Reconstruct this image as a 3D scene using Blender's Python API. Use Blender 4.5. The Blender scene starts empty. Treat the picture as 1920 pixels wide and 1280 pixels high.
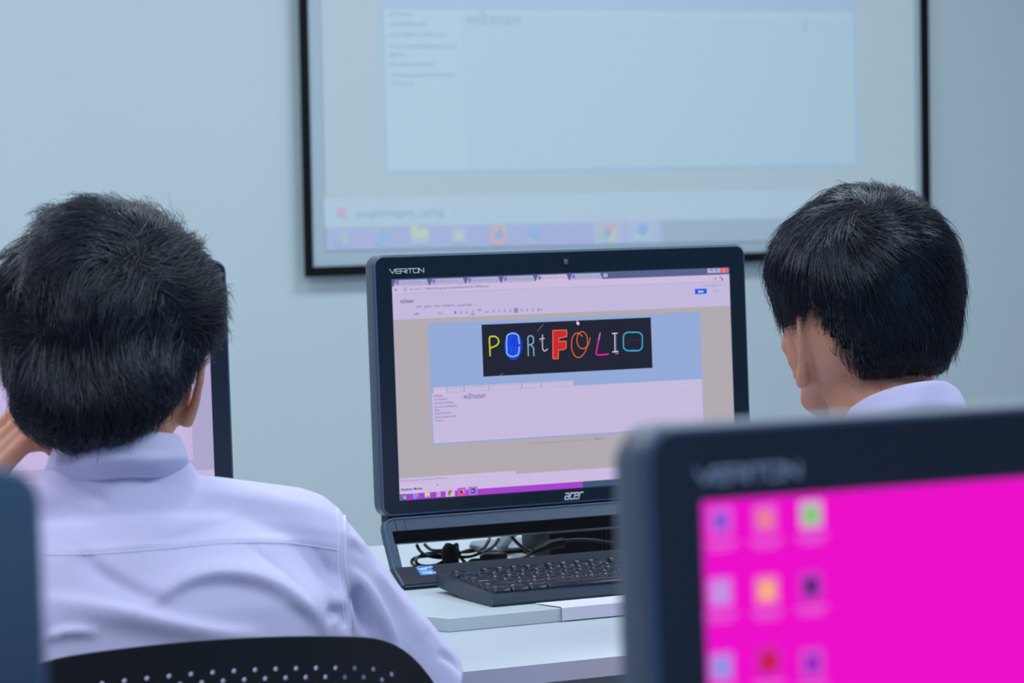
import bpy, bmesh, math, random
import numpy as np
from mathutils import Matrix, Vector, noise as mnoise
from mathutils.bvhtree import BVHTree
random.seed(7); rng = np.random.default_rng(11)
SC = bpy.context.scene; COL = SC.collection
# ------------------------------------------------------------------ camera, world, lights, exposure
ZC = 1.259                                    # eye height above the floor
FPX, PIT, ROL, YAW = 5645.2, 0.0553491, -0.0180587, 0.4720707
_F = np.array([math.sin(YAW)*math.cos(PIT), math.cos(YAW)*math.cos(PIT), -math.sin(PIT)])
_R0 = np.array([math.cos(YAW), -math.sin(YAW), 0.0]); _U0 = np.cross(_R0, _F)
_R = _R0*math.cos(ROL)+_U0*math.sin(ROL); _U = -_R0*math.sin(ROL)+_U0*math.cos(ROL)
EYE = np.array([0, 0, ZC])
cd = bpy.data.cameras.new('camera'); cam = bpy.data.objects.new('camera', cd); COL.objects.link(cam)
M = Matrix.Identity(4)
for i in range(3):
    M[i][0] = _R[i]; M[i][1] = _U[i]; M[i][2] = -_F[i]; M[i][3] = EYE[i]
cam.matrix_world = M
cd.sensor_width = 36; cd.lens = FPX/1920*36; cd.clip_start = 0.05; cd.clip_end = 60
cd.dof.use_dof = True; cd.dof.focus_distance = 3.22; cd.dof.aperture_fstop = 11.0
SC.camera = cam
SC.view_settings.view_transform = 'Standard'; SC.view_settings.look = 'None'
SC.view_settings.gamma = 1; SC.view_settings.use_curve_mapping = False
SC.view_settings.exposure = 0.0
w = bpy.data.worlds.new('world'); SC.world = w; w.use_nodes = True
w.node_tree.nodes['Background'].inputs[0].default_value = (0.55, 0.68, 0.9, 1)
w.node_tree.nodes['Background'].inputs[1].default_value = 0.3

def lamp(name, loc, size, energy, color):
    l = bpy.data.lights.new(name, 'AREA'); l.shape = 'RECTANGLE'; l.size, l.size_y = size
    l.energy = energy; l.color = color
    o = bpy.data.objects.new(name, l); o.location = loc; COL.objects.link(o)
    return o
# daylight-white fluorescent panels in the ceiling, pointing down
LAMPS = [(-0.6, 1.2), (1.6, 1.2), (3.8, 1.2), (-0.6, 3.2), (1.6, 3.2), (3.8, 3.2), (-0.6, 5.4), (1.6, 5.4), (3.8, 5.4)]
for (x, y) in LAMPS:
    col = (0.88, 0.86, 1.0) if x < 0 else (0.80, 0.90, 1.0)
    lamp('ceiling_lamp_light', (x, y, 2.86), (1.15, 0.55), 25 if y < 5 else (34 if x > 3 else 26), col)

# measuring helpers: from a direction of sight to a point on a real plane
def ray(x, y): return _F+_R*(x-960)/FPX-_U*(y-640)/FPX
def onY(x, y, Y): d = ray(x, y); return EYE+d*(Y/d[1])
def onZ(x, y, Z): d = ray(x, y); return EYE+d*((Z-ZC)/d[2])
def onD(x, y, D): return EYE+ray(x, y)*D
def proj(P):
    P = np.asarray(P, float)-EYE; d = P@_F
    return np.stack([960+FPX*(P@_R)/d, 640-FPX*(P@_U)/d], -1)

# ------------------------------------------------------------------ materials
def s2l(c):
    return tuple(((v/255)/12.92 if v/255 <= 0.04045 else ((v/255+0.055)/1.055)**2.4) for v in c)
MATS = {}
def mat(name, rgb, rough=0.5, metal=0.0, spec=0.5, noise=0.0, nscale=40, bump=0.0, emit=None, es=1.0, coat=0, sss=0, sheen=0):
    if name in MATS: return MATS[name]
    m = bpy.data.materials.new(name); m.use_nodes = True; nt = m.node_tree
    b = nt.nodes['Principled BSDF']; c = (*s2l(rgb), 1)
    b.inputs['Base Color'].default_value = c; b.inputs['Roughness'].default_value = rough
    b.inputs['Metallic'].default_value = metal; b.inputs['Specular IOR Level'].default_value = spec
    b.inputs['Coat Weight'].default_value = coat
    if sheen: b.inputs['Sheen Weight'].default_value = sheen
    if sss:
        b.inputs['Subsurface Weight'].default_value = sss
        b.inputs['Subsurface Radius'].default_value = (0.012, 0.005, 0.003); b.inputs['Subsurface Scale'].default_value = 1.0
    if emit is not None:
        b.inputs['Emission Color'].default_value = (*s2l(emit), 1); b.inputs['Emission Strength'].default_value = es
    if noise or bump:
        tc = nt.nodes.new('ShaderNodeTexCoord'); n = nt.nodes.new('ShaderNodeTexNoise')
        n.inputs['Scale'].default_value = nscale; n.inputs['Detail'].default_value = 4
        nt.links.new(tc.outputs['Object'], n.inputs['Vector'])
        if noise:
            mr = nt.nodes.new('ShaderNodeMapRange'); mr.inputs['To Min'].default_value = 1-noise; mr.inputs['To Max'].default_value = 1+noise
            nt.links.new(n.outputs['Fac'], mr.inputs['Value'])
            mx = nt.nodes.new('ShaderNodeVectorMath'); mx.operation = 'SCALE'; mx.inputs[0].default_value = c[:3]
            nt.links.new(mr.outputs['Result'], mx.inputs['Scale']); nt.links.new(mx.outputs['Vector'], b.inputs['Base Color'])
        if bump:
            bp = nt.nodes.new('ShaderNodeBump'); bp.inputs['Strength'].default_value = bump; bp.inputs['Distance'].default_value = 0.002
            nt.links.new(n.outputs['Fac'], bp.inputs['Height']); nt.links.new(bp.outputs['Normal'], b.inputs['Normal'])
    MATS[name] = m; return m
def glow(rgb, k=1.0, base=0.0):
    """a lit pixel area of a display"""
    n = 'display_%d_%d_%d_%d' % (*rgb, int(k*100))
    if n in MATS: return MATS[n]
    m = bpy.data.materials.new(n); m.use_nodes = True; b = m.node_tree.nodes['Principled BSDF']
    b.inputs['Base Color'].default_value = (0.01, 0.01, 0.012, 1); b.inputs['Roughness'].default_value = 0.6
    b.inputs['Specular IOR Level'].default_value = 0.06
    b.inputs['Emission Color'].default_value = (*s2l(rgb), 1); b.inputs['Emission Strength'].default_value = k
    MATS[n] = m; return m
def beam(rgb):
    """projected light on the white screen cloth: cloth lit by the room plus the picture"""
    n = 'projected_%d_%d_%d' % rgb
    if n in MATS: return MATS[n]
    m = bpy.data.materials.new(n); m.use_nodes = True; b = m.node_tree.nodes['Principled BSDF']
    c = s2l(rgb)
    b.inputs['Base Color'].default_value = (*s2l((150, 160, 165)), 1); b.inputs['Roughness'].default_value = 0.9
    b.inputs['Emission Color'].default_value = (*c, 1); b.inputs['Emission Strength'].default_value = 0.52  # the projector's light is put into the cloth as emission
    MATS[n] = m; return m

# ------------------------------------------------------------------ object helpers
def tag(o, label, cat, group=None):
    o['label'] = label; o['category'] = cat
    if group: o['group'] = group
def thing(name, label, cat, loc=(0, 0, 0), rz=0.0, group=None):
    o = bpy.data.objects.new(name, None); COL.objects.link(o); o.location = loc; o.rotation_euler = (0, 0, rz)
    o.empty_display_size = 0.05; tag(o, label, cat, group); return o
def wmat(o):
    m = Matrix.Translation(o.location) @ o.rotation_euler.to_matrix().to_4x4()
    return wmat(o.parent) @ m if o.parent else m
def put(name, verts, faces, mt, parent=None, smooth=False, world=True, mids=None):
    """mesh from world-space verts, linked under parent"""
    me = bpy.data.meshes.new(name); o = bpy.data.objects.new(name, me); COL.objects.link(o)
    V = np.asarray(verts, float)
    if parent is not None:
        o.parent = parent
        if world:
            Mi = np.array(wmat(parent).inverted()); V = V@Mi[:3, :3].T+Mi[:3, 3]
    if isinstance(faces, np.ndarray) and faces.ndim == 2:
        n, k = faces.shape
        me.vertices.add(len(V)); me.vertices.foreach_set('co', V.astype(np.float32).ravel())
        me.loops.add(n*k); me.loops.foreach_set('vertex_index', faces.astype(np.int32).ravel())
        me.polygons.add(n); me.polygons.foreach_set('loop_start', np.arange(0, n*k, k, dtype=np.int32))
        me.update(calc_edges=True)
    else:
        me.from_pydata([tuple(v) for v in V], [], [tuple(int(i) for i in f) for f in faces]); me.update()
    for m in (mt if isinstance(mt, (list, tuple)) else [mt]): me.materials.append(m)
    if mids is not None: me.polygons.foreach_set('material_index', np.asarray(mids, dtype=np.int32))
    if smooth:
        me.polygons.foreach_set('use_smooth', np.ones(len(me.polygons), dtype=bool))
        if smooth != 'all':
            me.set_sharp_from_angle(angle=math.radians(smooth if not isinstance(smooth, bool) else 35))
    return o
class MB:
    def __init__(s): s.v = []; s.f = []; s.m = []; s.cm = 0; s.cuts = []
    def add(s, V, F):
        k = len(s.v); s.v += [tuple(map(float, v)) for v in V]; s.f += [tuple(int(i)+k for i in f) for f in F]; s.m += [s.cm]*len(F)
    def box(s, c, d, bev=0.0, M=None, seg=2):
        bm = bmesh.new(); bmesh.ops.create_cube(bm, size=1)
        for v in bm.verts: v.co = Vector((v.co.x*d[0], v.co.y*d[1], v.co.z*d[2]))
        if bev > 0: bmesh.ops.bevel(bm, geom=bm.edges[:], offset=bev, segments=seg, affect='EDGES', profile=0.5)
        V = [v.co+Vector(c) for v in bm.verts]
        if M is not None: V = [M @ v for v in V]
        s.add(V, [[v.index for v in f.verts] for f in bm.faces]); bm.free()
    def prism(s, pts, fn):
        """pts 2D outline; fn(a,b,t) -> 3D for t 0/1"""
        n = len(pts); V = [fn(a, b, 0) for a, b in pts]+[fn(a, b, 1) for a, b in pts]
        F = [list(range(n))[::-1], list(range(n, 2*n))]+[[i, (i+1) % n, n+(i+1) % n, n+i] for i in range(n)]
        s.add(V, F)
    def tube(s, P, r, n=8, cap=True):
        P = [np.asarray(p, float) for p in P]; k = len(P); R = r if isinstance(r, (list, tuple, np.ndarray)) else [r]*k
        V = []; up = None
        for i in range(k):
            t = P[min(i+1, k-1)]-P[max(i-1, 0)]; t = t/(np.linalg.norm(t)+1e-12)
            if up is None: up = np.array([0, 0, 1.0]) if abs(t[2]) < 0.9 else np.array([1.0, 0, 0])
            a = np.cross(t, up); a /= np.linalg.norm(a)+1e-12; b = np.cross(a, t); up = b
            for j in range(n):
                q = 2*math.pi*j/n; V.append(P[i]+R[i]*(math.cos(q)*a+math.sin(q)*b))
        F = [[i*n+j, i*n+(j+1) % n, (i+1)*n+(j+1) % n, (i+1)*n+j] for i in range(k-1) for j in range(n)]
        if cap: F += [list(range(n))[::-1], list(range((k-1)*n, k*n))]
        s.add(V, F)
    def ell(s, c, r, M=None, nu=16, nv=10):
        V = [(0, 0, r[2])]; F = []
        for i in range(1, nv):
            a = math.pi*i/nv
            for j in range(nu):
                b = 2*math.pi*j/nu; V.append((r[0]*math.sin(a)*math.cos(b), r[1]*math.sin(a)*math.sin(b), r[2]*math.cos(a)))
        V.append((0, 0, -r[2])); L = len(V)-1
        for j in range(nu): F.append([0, 1+j, 1+(j+1) % nu]); F.append([L, 1+(nv-2)*nu+(j+1) % nu, 1+(nv-2)*nu+j])
        for i in range(nv-2):
            for j in range(nu): F.append([1+i*nu+j, 1+(i+1)*nu+j, 1+(i+1)*nu+(j+1) % nu, 1+i*nu+(j+1) % nu])
        V = [Vector(v) for v in V]
        if M is not None: V = [M @ v for v in V]
        s.add([(v[0]+c[0], v[1]+c[1], v[2]+c[2]) for v in V], F)
    def cap(s, a, b, ra, rb, n=14):
        """capsule with tapering radius"""
        a = np.asarray(a, float); b = np.asarray(b, float); L = np.linalg.norm(b-a); t = (b-a)/L
        P = []; R = []
        for q in np.linspace(-math.pi/2+0.12, 0, 5): P.append(a+t*ra*math.sin(q)); R.append(ra*math.cos(q))
        for q in np.linspace(0, math.pi/2-0.12, 5): P.append(b+t*rb*math.sin(q)); R.append(rb*math.cos(q))
        s.tube(P, R, n)
    def chain(s, pts, n=14):
        for (a, ra), (b, rb) in zip(pts[:-1], pts[1:]): s.cap(a, b, ra, rb, n)
    def loft(s, rings, cap=True):
        n = len(rings[0]); V = [p for r in rings for p in r]
        F = [[i*n+j, i*n+(j+1) % n, (i+1)*n+(j+1) % n, (i+1)*n+j] for i in range(len(rings)-1) for j in range(n)]
        if cap: F += [list(range(n))[::-1], list(range((len(rings)-1)*n, len(rings)*n))]
        s.add(V, F)
    def xf(s, fn): s.v = [tuple(fn(*v)) for v in s.v]; return s
    def build(s, name, mt, parent=None, smooth=False, world=True):
        if s.cuts:
            cs_ = s.cuts+[(len(s.v), len(s.f))]; o = None
            for (v0, f0), (v1, f1) in zip(cs_[:-1], cs_[1:]):
                if f1 == f0: continue
                mm = sorted(set(s.m[f0:f1])); ml = [mt[i] for i in mm] if isinstance(mt, (list, tuple)) else [mt]
                o = put(name, s.v[v0:v1], [tuple(i-v0 for i in f) for f in s.f[f0:f1]], ml, parent, smooth, world, [mm.index(i) for i in s.m[f0:f1]] if len(ml) > 1 else None)
            return o
        return put(name, s.v, s.f, mt, parent, smooth, world, s.m if isinstance(mt, (list, tuple)) else None)
def struct(o): o['kind'] = 'structure'; return o
def bx(name, lo, hi, mt, parent=None, bev=0.0, smooth=True):
    m = MB(); lo = np.array(lo, float); hi = np.array(hi, float); m.box((lo+hi)/2, hi-lo, bev)
    return m.build(name, mt, parent, smooth if bev else False)
def rrect(w, h, r, n=6, cx=0, cy=0):
    P = []
    for (sx, sy, a0) in ((1, 1, 0), (-1, 1, 90), (-1, -1, 180), (1, -1, 270)):
        for k in range(n+1):
            a = math.radians(a0+90*k/n); P.append((cx+sx*(w/2-r)+r*math.cos(a), cy+sy*(h/2-r)+r*math.sin(a)))
    return P
def remesh(mb, voxel, smooth_it=6, fac=0.5):
    """union of overlapping shapes -> one continuous surface (numpy verts, faces)"""
    me = bpy.data.meshes.new('tmp'); me.from_pydata(mb.v, [], mb.f); me.update()
    o = bpy.data.objects.new('tmp', me); COL.objects.link(o)
    bm = bmesh.new(); bm.from_mesh(me); bmesh.ops.recalc_face_normals(bm, faces=bm.faces); bm.to_mesh(me); bm.free()
    r = o.modifiers.new('r', 'REMESH'); r.mode = 'VOXEL'; r.voxel_size = voxel; r.adaptivity = 0
    s = o.modifiers.new('s', 'SMOOTH'); s.factor = fac; s.iterations = smooth_it
    dg = bpy.context.evaluated_depsgraph_get(); dg.update(); e = o.evaluated_get(dg); m2 = e.to_mesh()
    V = np.empty(len(m2.vertices)*3); m2.vertices.foreach_get('co', V); V = V.reshape(-1, 3).copy()
    N = np.empty(len(m2.vertices)*3, dtype=np.float32); m2.vertices.foreach_get('normal', N); N = N.reshape(-1, 3).astype(float).copy()
    F = [tuple(p.vertices) for p in m2.polygons]
    e.to_mesh_clear(); bpy.data.objects.remove(o); bpy.data.meshes.remove(me)
    if all(len(f) == 4 for f in F): F = np.array(F)
    return V, F, N
def text_verts(s, size=1.0, bold=0.0):
    cu = bpy.data.curves.new('t', 'FONT'); cu.body = s; cu.size = size; cu.resolution_u = 2; cu.offset = bold
    o = bpy.data.objects.new('t', cu); COL.objects.link(o)
    dg = bpy.context.evaluated_depsgraph_get(); dg.update(); m = o.evaluated_get(dg).to_mesh()
    V = [tuple(v.co) for v in m.vertices]; F = [tuple(p.vertices) for p in m.polygons]
    o.evaluated_get(dg).to_mesh_clear(); bpy.data.objects.remove(o); bpy.data.curves.remove(cu)
    return V, F

def smooth_path(P, n=8):
    P = [np.array(p, float) for p in P]; out = []
    for i in range(len(P)-1):
        p0 = P[max(i-1, 0)]; p1 = P[i]; p2 = P[i+1]; p3 = P[min(i+2, len(P)-1)]
        for k in range(n):
            t = k/n; out.append(0.5*((2*p1)+(-p0+p2)*t+(2*p0-5*p1+4*p2-p3)*t*t+(-p0+3*p1-3*p2+p3)*t**3))
    out.append(P[-1]); return out

# ------------------------------------------------------------------ the room
WALLY = 7.0
m_wall = mat('painted_wall', (199, 216, 217), 0.55, spec=0.3, noise=0.02, nscale=3, bump=0.05)
m_wall2 = mat('painted_side_wall', (200, 206, 222), 0.6, spec=0.3, noise=0.02, nscale=3)
m_floor = mat('vinyl_floor', (150, 150, 155), 0.4, noise=0.06, nscale=25)
m_ceil = mat('ceiling_board', (225, 230, 235), 0.8, noise=0.02, nscale=10)
struct(bx('wall_back', (-3.2, WALLY, 0), (6.6, WALLY+0.12, 2.9), m_wall))
struct(bx('wall_left', (-3.3, -2.2, 0), (-3.2, WALLY+0.12, 2.9), m_wall2))
struct(bx('wall_right', (6.6, -2.2, 0), (6.7, WALLY+0.12, 2.9), m_wall2))
struct(bx('wall_front', (-3.3, -2.3, 0), (6.7, -2.2, 2.9), m_wall2))
struct(bx('added_window_1', (0.35, -2.2, 0.75), (1.85, -2.17, 2.3), mat('added_white_window_frame', (220, 222, 226), 0.4)))  # added unseen window, gives the left foreground bezel its bluish reflection
for k in range(2):
    pn = bx('glow_pane', (0.40+k*0.72, -2.168, 0.8), (1.08+k*0.72, -2.165, 2.25), glow((130, 185, 255), 4.0), bpy.data.objects['added_window_1'])
struct(bx('floor', (-3.3, -2.3, -0.1), (6.7, WALLY+0.12, 0), m_floor))
struct(bx('ceiling', (-3.3, -2.3, 2.9), (6.7, WALLY+0.12, 3.0), m_ceil))
struct(bx('baseboard_back', (-3.2, WALLY-0.015, 0), (6.6, WALLY, 0.1), mat('grey_skirting', (110, 118, 125), 0.5)))

# ------------------------------------------------------------------ projection screen on the back wall
ps = thing('projection_screen', 'large black bordered projection screen on the back wall showing a washed-out web page', 'projection screen',
           (3.93, WALLY-0.03, 1.0))
PY = WALLY-0.03
def PW(x, y, d=0.0): return onY(x, y, PY-d)
zt = 2.35; BL = PW(568, 520); BR = PW(1742, 479)
zb = (BL[2]+BR[2])/2; x0 = (BL[0]+PW(563, 0)[0])/2; x1 = (BR[0]+PW(1738, 0)[0])/2
cloth = MB(); cloth.box(((x0+x1)/2, PY, (zb+zt)/2), (x1-x0-0.004, 0.004, zt-zb-0.004))
so = cloth.build('screen_cloth', mat('matte_white_cloth', (178, 196, 202), 0.9), ps)
bw = 0.021; br = MB()
for (a, b) in (((x0, zb), (x0+bw, zt)), ((x1-bw-0.004, zb), (x1, zt)), ((x0+bw, zb), (x1-bw, zb+bw+0.004)), ((x0+bw, zt-bw), (x1-bw, zt))):
    br.box(((a[0]+b[0])/2, PY-0.004, (a[1]+b[1])/2), (b[0]-a[0], 0.009, b[1]-a[1]))
br.build('black_border', mat('black_border', (6, 12, 16), 0.7, spec=0.2), ps)
cs = MB(); cs.box(((x0+x1)/2, PY-0.015, zt+0.05), (x1-x0+0.12, 0.08, 0.1), 0.01); cs.build('roller_case', mat('white_metal_case', (215, 218, 220), 0.4), ps, True)
def prect(mb, x0_, y0_, x1_, y1_, d, mi=0):
    a = PW(x0_, y0_, d); b = PW(x1_, y1_, d); mb.cm = mi
    mb.add([(a[0], a[1], a[2]), (b[0], a[1], a[2]), (b[0], a[1], b[2]), (a[0], a[1], b[2])], [[0, 3, 2, 1]])
def pquad(mb, P, d, mi=0):
    mb.cm = mi; mb.add([PW(x, y, d) for x, y in P], [[0, 3, 2, 1]])
pj = MB()
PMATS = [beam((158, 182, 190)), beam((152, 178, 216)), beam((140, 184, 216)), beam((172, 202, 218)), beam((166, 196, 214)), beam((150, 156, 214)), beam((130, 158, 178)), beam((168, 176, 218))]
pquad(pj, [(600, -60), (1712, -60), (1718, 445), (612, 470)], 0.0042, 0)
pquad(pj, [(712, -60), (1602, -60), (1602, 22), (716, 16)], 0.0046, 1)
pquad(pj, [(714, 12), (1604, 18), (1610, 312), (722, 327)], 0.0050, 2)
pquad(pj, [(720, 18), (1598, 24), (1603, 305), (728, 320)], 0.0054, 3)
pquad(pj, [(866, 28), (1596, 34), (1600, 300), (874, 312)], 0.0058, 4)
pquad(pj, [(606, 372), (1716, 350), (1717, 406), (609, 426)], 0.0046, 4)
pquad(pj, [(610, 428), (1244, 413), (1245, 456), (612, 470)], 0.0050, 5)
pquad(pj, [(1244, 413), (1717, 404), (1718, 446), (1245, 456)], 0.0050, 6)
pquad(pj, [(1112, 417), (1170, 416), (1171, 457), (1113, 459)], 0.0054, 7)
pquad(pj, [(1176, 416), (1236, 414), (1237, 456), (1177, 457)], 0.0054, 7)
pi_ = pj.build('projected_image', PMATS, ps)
def ptext(mb, s, px, py, hpx, mi=0, wpx=None, d=0.0066, bold=0.02):
    V, F = text_verts(s, 1.0, bold)
    if not V: return
    mb.cuts.append((len(mb.v), len(mb.f)))
    xs = [v[0] for v in V]; a = PW(px, py, d); k = (PW(px, py-hpx, d)-a)[2]/0.72
    kx = k if wpx is None else (PW(px+wpx, py, d)-a)[0]/(max(xs)-min(xs))
    mb.cm = mi; mb.add([(a[0]+(v[0]-min(xs))*kx, a[1], a[2]+v[1]*k) for v in V], F)
pt = MB()
ptext(pt, 'หน้าแรก', 877, 45, 20, 0, 100)
for s, y, wd in (('หน้าแรก', 29, 45), ('ประวัติส่วนตัว', 48, 72), ('ประวัติการศึกษา', 68, 108), ('ความสามารถพิเศษและงานอดิเรก', 89, 126), ('ผลงาน', 105, 28), ('ข้อมูลการติดต่อ', 124, 82), ('แฟ้มสะสมผลงานเกียรติบัตร', 144, 122), ('วิชาการ', 160, 42)):
    ptext(pt, s, 728 + (y-29)*0.04, y, 8, 1, wd)
ptext(pt, 'pngimages_.png', 668, 405, 13, 1, 165); ptext(pt, '^', 850, 398, 9, 1)
ptext(pt, 'I', 1508, 58, 22, 1, 5)
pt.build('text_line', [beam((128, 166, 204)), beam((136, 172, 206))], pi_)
def disc(mb, c, r, M3, mi=0, n=20, r0=0.0, a0=0, a1=360):
    """flat ring sector; M3(a,b) -> 3D"""
    mb.cm = mi; V = []; F = []
    for k in range(n+1):
        a = math.radians(a0+(a1-a0)*k/n)
        V.append(M3(c[0]+r*math.cos(a), c[1]+r*math.sin(a))); V.append(M3(c[0]+r0*math.cos(a), c[1]+r0*math.sin(a)))
    for k in range(n): F.append([2*k, 2*k+2, 2*k+3, 2*k+1])
    mb.add(V, F)
def picon(px, py, build):
    o = PW(px, py, 0.0075); k = (PW(px+10, py, 0.0075)-o)[0]/10
    mb = MB(); f = lambda a, b: (o[0]+a*k, o[1], o[2]+b*k)
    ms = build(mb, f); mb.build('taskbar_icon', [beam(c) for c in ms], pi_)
def sq(mb, f, a0, b0, a1, b1, mi): mb.cm = mi; mb.add([f(a0, b0), f(a1, b0), f(a1, b1), f(a0, b1)], [[0, 1, 2, 3]])
def ic_start(mb, f):
    disc(mb, (0, 0), 15, f, 0)
    g = lambda a, b: tuple(np.array(f(a, b))+[0, -0.0006, 0])
    sq(mb, g, -8, 0, -1, 8, 1); sq(mb, g, 1, 0, 8, 8, 2); sq(mb, g, -8, -8, -1, -2, 3); sq(mb, g, 1, -8, 8, -2, 4)
    return [(130, 172, 214), (196, 150, 160), (150, 200, 160), (120, 160, 220), (200, 200, 150)]
def ic_e(mb, f): disc(mb, (0, 0), 14, f, 0, r0=8, a0=20, a1=330); sq(mb, f, -8, -2, 12, 3, 0); disc(mb, (0, 2), 18, f, 1, r0=15.5, a0=20, a1=170); return [(120, 180, 226), (180, 200, 150)]
def ic_folder(mb, f): sq(mb, f, -17, -14, 17, -2, 1); sq(mb, f, -17, -2, 17, 13, 0); sq(mb, f, -17, 13, -3, 17, 0); return [(190, 208, 160), (150, 190, 210)]
def ic_media(mb, f): sq(mb, f, -14, -13, 14, 13, 0); disc(mb, (0, 0), 8, lambda a, b: tuple(np.array(f(a, b))+[0, -0.0006, 0]), 1); return [(150, 186, 216), (200, 190, 170)]
def ic_fox(mb, f): disc(mb, (0, 0), 17, f, 0, r0=7, a0=60, a1=390); disc(mb, (0, 0), 8, f, 1); disc(mb, (5, 6), 9, f, 2, r0=4, a0=-20, a1=120); return [(206, 160, 160), (120, 150, 220), (206, 206, 130)]
def ic_blue(mb, f): disc(mb, (0, 4), 11, f, 0); sq(mb, f, -14, -14, 4, -4, 1); return [(120, 160, 226), (150, 186, 206)]
def ic_chrome(mb, f):
    for a0, mi in ((30, 0), (150, 1), (270, 2)): disc(mb, (0, 0), 15, f, mi, n=10, r0=7, a0=a0, a1=a0+120)
    disc(mb, (0, 0), 6.5, f, 3); return [(206, 150, 150), (130, 200, 160), (206, 200, 140), (110, 150, 226)]
def ic_doc(mb, f): disc(mb, (0, 4), 10, f, 0); sq(mb, f, -15, -14, 15, -4, 1); return [(110, 160, 220), (160, 200, 210)]
def ic_red(mb, f): sq(mb, f, -9, -8, 9, 8, 0); return [(196, 150, 176)]
for (px, py, bfn) in ((641, 398, ic_red), (643, 447, ic_start), (718, 445, ic_e), (787, 443, ic_folder), (860, 442, ic_media), (935, 441, ic_fox), (1003, 440, ic_blue), (1140, 437, ic_chrome), (1205, 434, ic_doc)):
    picon(px, py, bfn)

# ------------------------------------------------------------------ desks
ZS = ZC-0.493                 # top of the riser board
ZD = ZC-0.509                 # top of the desk
m_desk = mat('white_laminate', (178, 190, 196), 0.35, spec=0.4, noise=0.015, nscale=8)
m_desk_edge = mat('white_edge_band', (190, 196, 214), 0.45, spec=0.4)
m_steel = mat('grey_steel', (120, 126, 134), 0.4, metal=0.6)
def desk(name, label, X0, X1, Y0, Y1):
    t = thing(name, label, 'desk', ((X0+X1)/2, (Y0+Y1)/2, 0))
    bx('table_top', (X0, Y0+0.002, ZD-0.021), (X1, Y1, ZD), m_desk, t, 0.0015)
    bx('edge_band', (X0, Y0, ZD-0.0205), (X1, Y0+0.003, ZD-0.0005), m_desk_edge, t)
    for (x, y) in ((X0+0.06, Y0+0.08), (X1-0.06, Y0+0.08), (X0+0.06, Y1-0.06), (X1-0.06, Y1-0.06)):
        bx('leg', (x-0.02, y-0.02, 0), (x+0.02, y+0.02, ZD-0.021), m_steel, t, 0.003)
    bx('modesty_panel', (X0+0.08, Y1-0.06, 0.32), (X1-0.08, Y1-0.045, ZD-0.021), m_desk, t)
    return t
desk('computer_desk', 'long white laminate desk under the computer the two students face', 0.3, 2.9, 2.762, 3.70)
desk('computer_desk', 'white laminate desk below the frame carrying the two blurred foreground computers', -0.65, 1.55, 0.43, 1.42)
m_board = mat('white_board', (188, 202, 206), 0.35, spec=0.4, noise=0.012, nscale=9)
def riser(label, X0, X1, Y0, Y1, group=None):
    # thin board with a clipped front left corner
    P = [(X0+0.006, Y0), (X1, Y0), (X1, Y1), (X0-0.03, Y1), (X0-0.03, Y0+0.075)]
    m = MB(); m.prism(P, lambda a, b, t: (a, b, ZD+t*(ZS-ZD)))
    o = m.build('riser_board', m_board); tag(o, label, 'board', group)
    bv = o.modifiers.new('b', 'BEVEL'); bv.width = 0.0012; bv.segments = 2
    return o
riser('white board with a clipped corner under the keyboard and the centre computer', 1.445, 2.24, 3.009, 3.66)
riser('white board on the desk under the computer behind the left student', 0.62, 1.36, 3.009, 3.66)
riser('white board under the blurred computer with the magenta screen', 0.50, 1.20, 0.68, 1.36)
riser('white board under the blurred computer at the left edge of the photo', -0.45, 0.36, 0.68, 1.36)
# paper lying on the board and folded down over its front edge
pa = MB(); X0, X1 = onZ(1053, 1140, ZS)[0], 1.86
ring = [(3.05, 0.0012), (3.02, 0.0012), (3.0085, 0.0012), (3.0065, 0.0), (3.0062, -0.006), (3.006, -0.0145)]
V = []; F = []
for x, off in ((X0, 0), (X1, 0)):
    for (y, z) in ring: V.append((x-(y-3.009)*0.25, y, ZS+z))
n = len(ring)
for i in range(n-1): F.append([i, i+1, n+i+1, n+i])
pa.add(V, F); o = pa.build('paper_sheet', mat('white_paper', (214, 214, 228), 0.7)); tag(o, 'white paper sheet folded over the board edge in front of the keyboard', 'paper')
sd = o.modifiers.new('s', 'SOLIDIFY'); sd.thickness = 0.0004; sd.offset = 0

# ------------------------------------------------------------------ the all-in-one computers
TIL = 0.03938
m_case = mat('graphite_case', (62, 78, 96), 0.38, spec=0.5, noise=0.03, nscale=60)
m_bezel = mat('navy_black_bezel', (6, 30, 46), 0.22, spec=0.5)
m_rim = mat('silver_blue_rim', (72, 96, 124), 0.35)
m_stand = mat('blue_grey_lit_stand', (48, 70, 94), 0.36, spec=0.5, noise=0.02, nscale=80)  # the bar's reflected light is put into this blue-grey
m_dark = mat('black_plastic', (10, 13, 18), 0.45, spec=0.4)
m_grille = mat('black_speaker_cloth', (4, 6, 10), 0.8, spec=0.08)
m_cable = mat('black_rubber', (14, 18, 24), 0.42, spec=0.5)
m_logo = mat('silver_lettering', (200, 206, 216), 0.35, emit=(170, 180, 200), es=0.0)
HT, WD, DEP = 0.3165, 0.525, 0.034          # display outer height, width, depth
ZTOP = 0.3985
SW, SH, ST = 0.476, 0.268, 0.0295           # screen size and top bezel
YF = 0.0                                    # computer local y=0 : top front edge of the display
def dpt(x, h, b):                           # x across, h down from the top edge, b back from the glass (local)
    return (x, -h*math.sin(TIL)+b*math.cos(TIL), ZTOP-h*math.cos(TIL)-b*math.sin(TIL))
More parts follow.
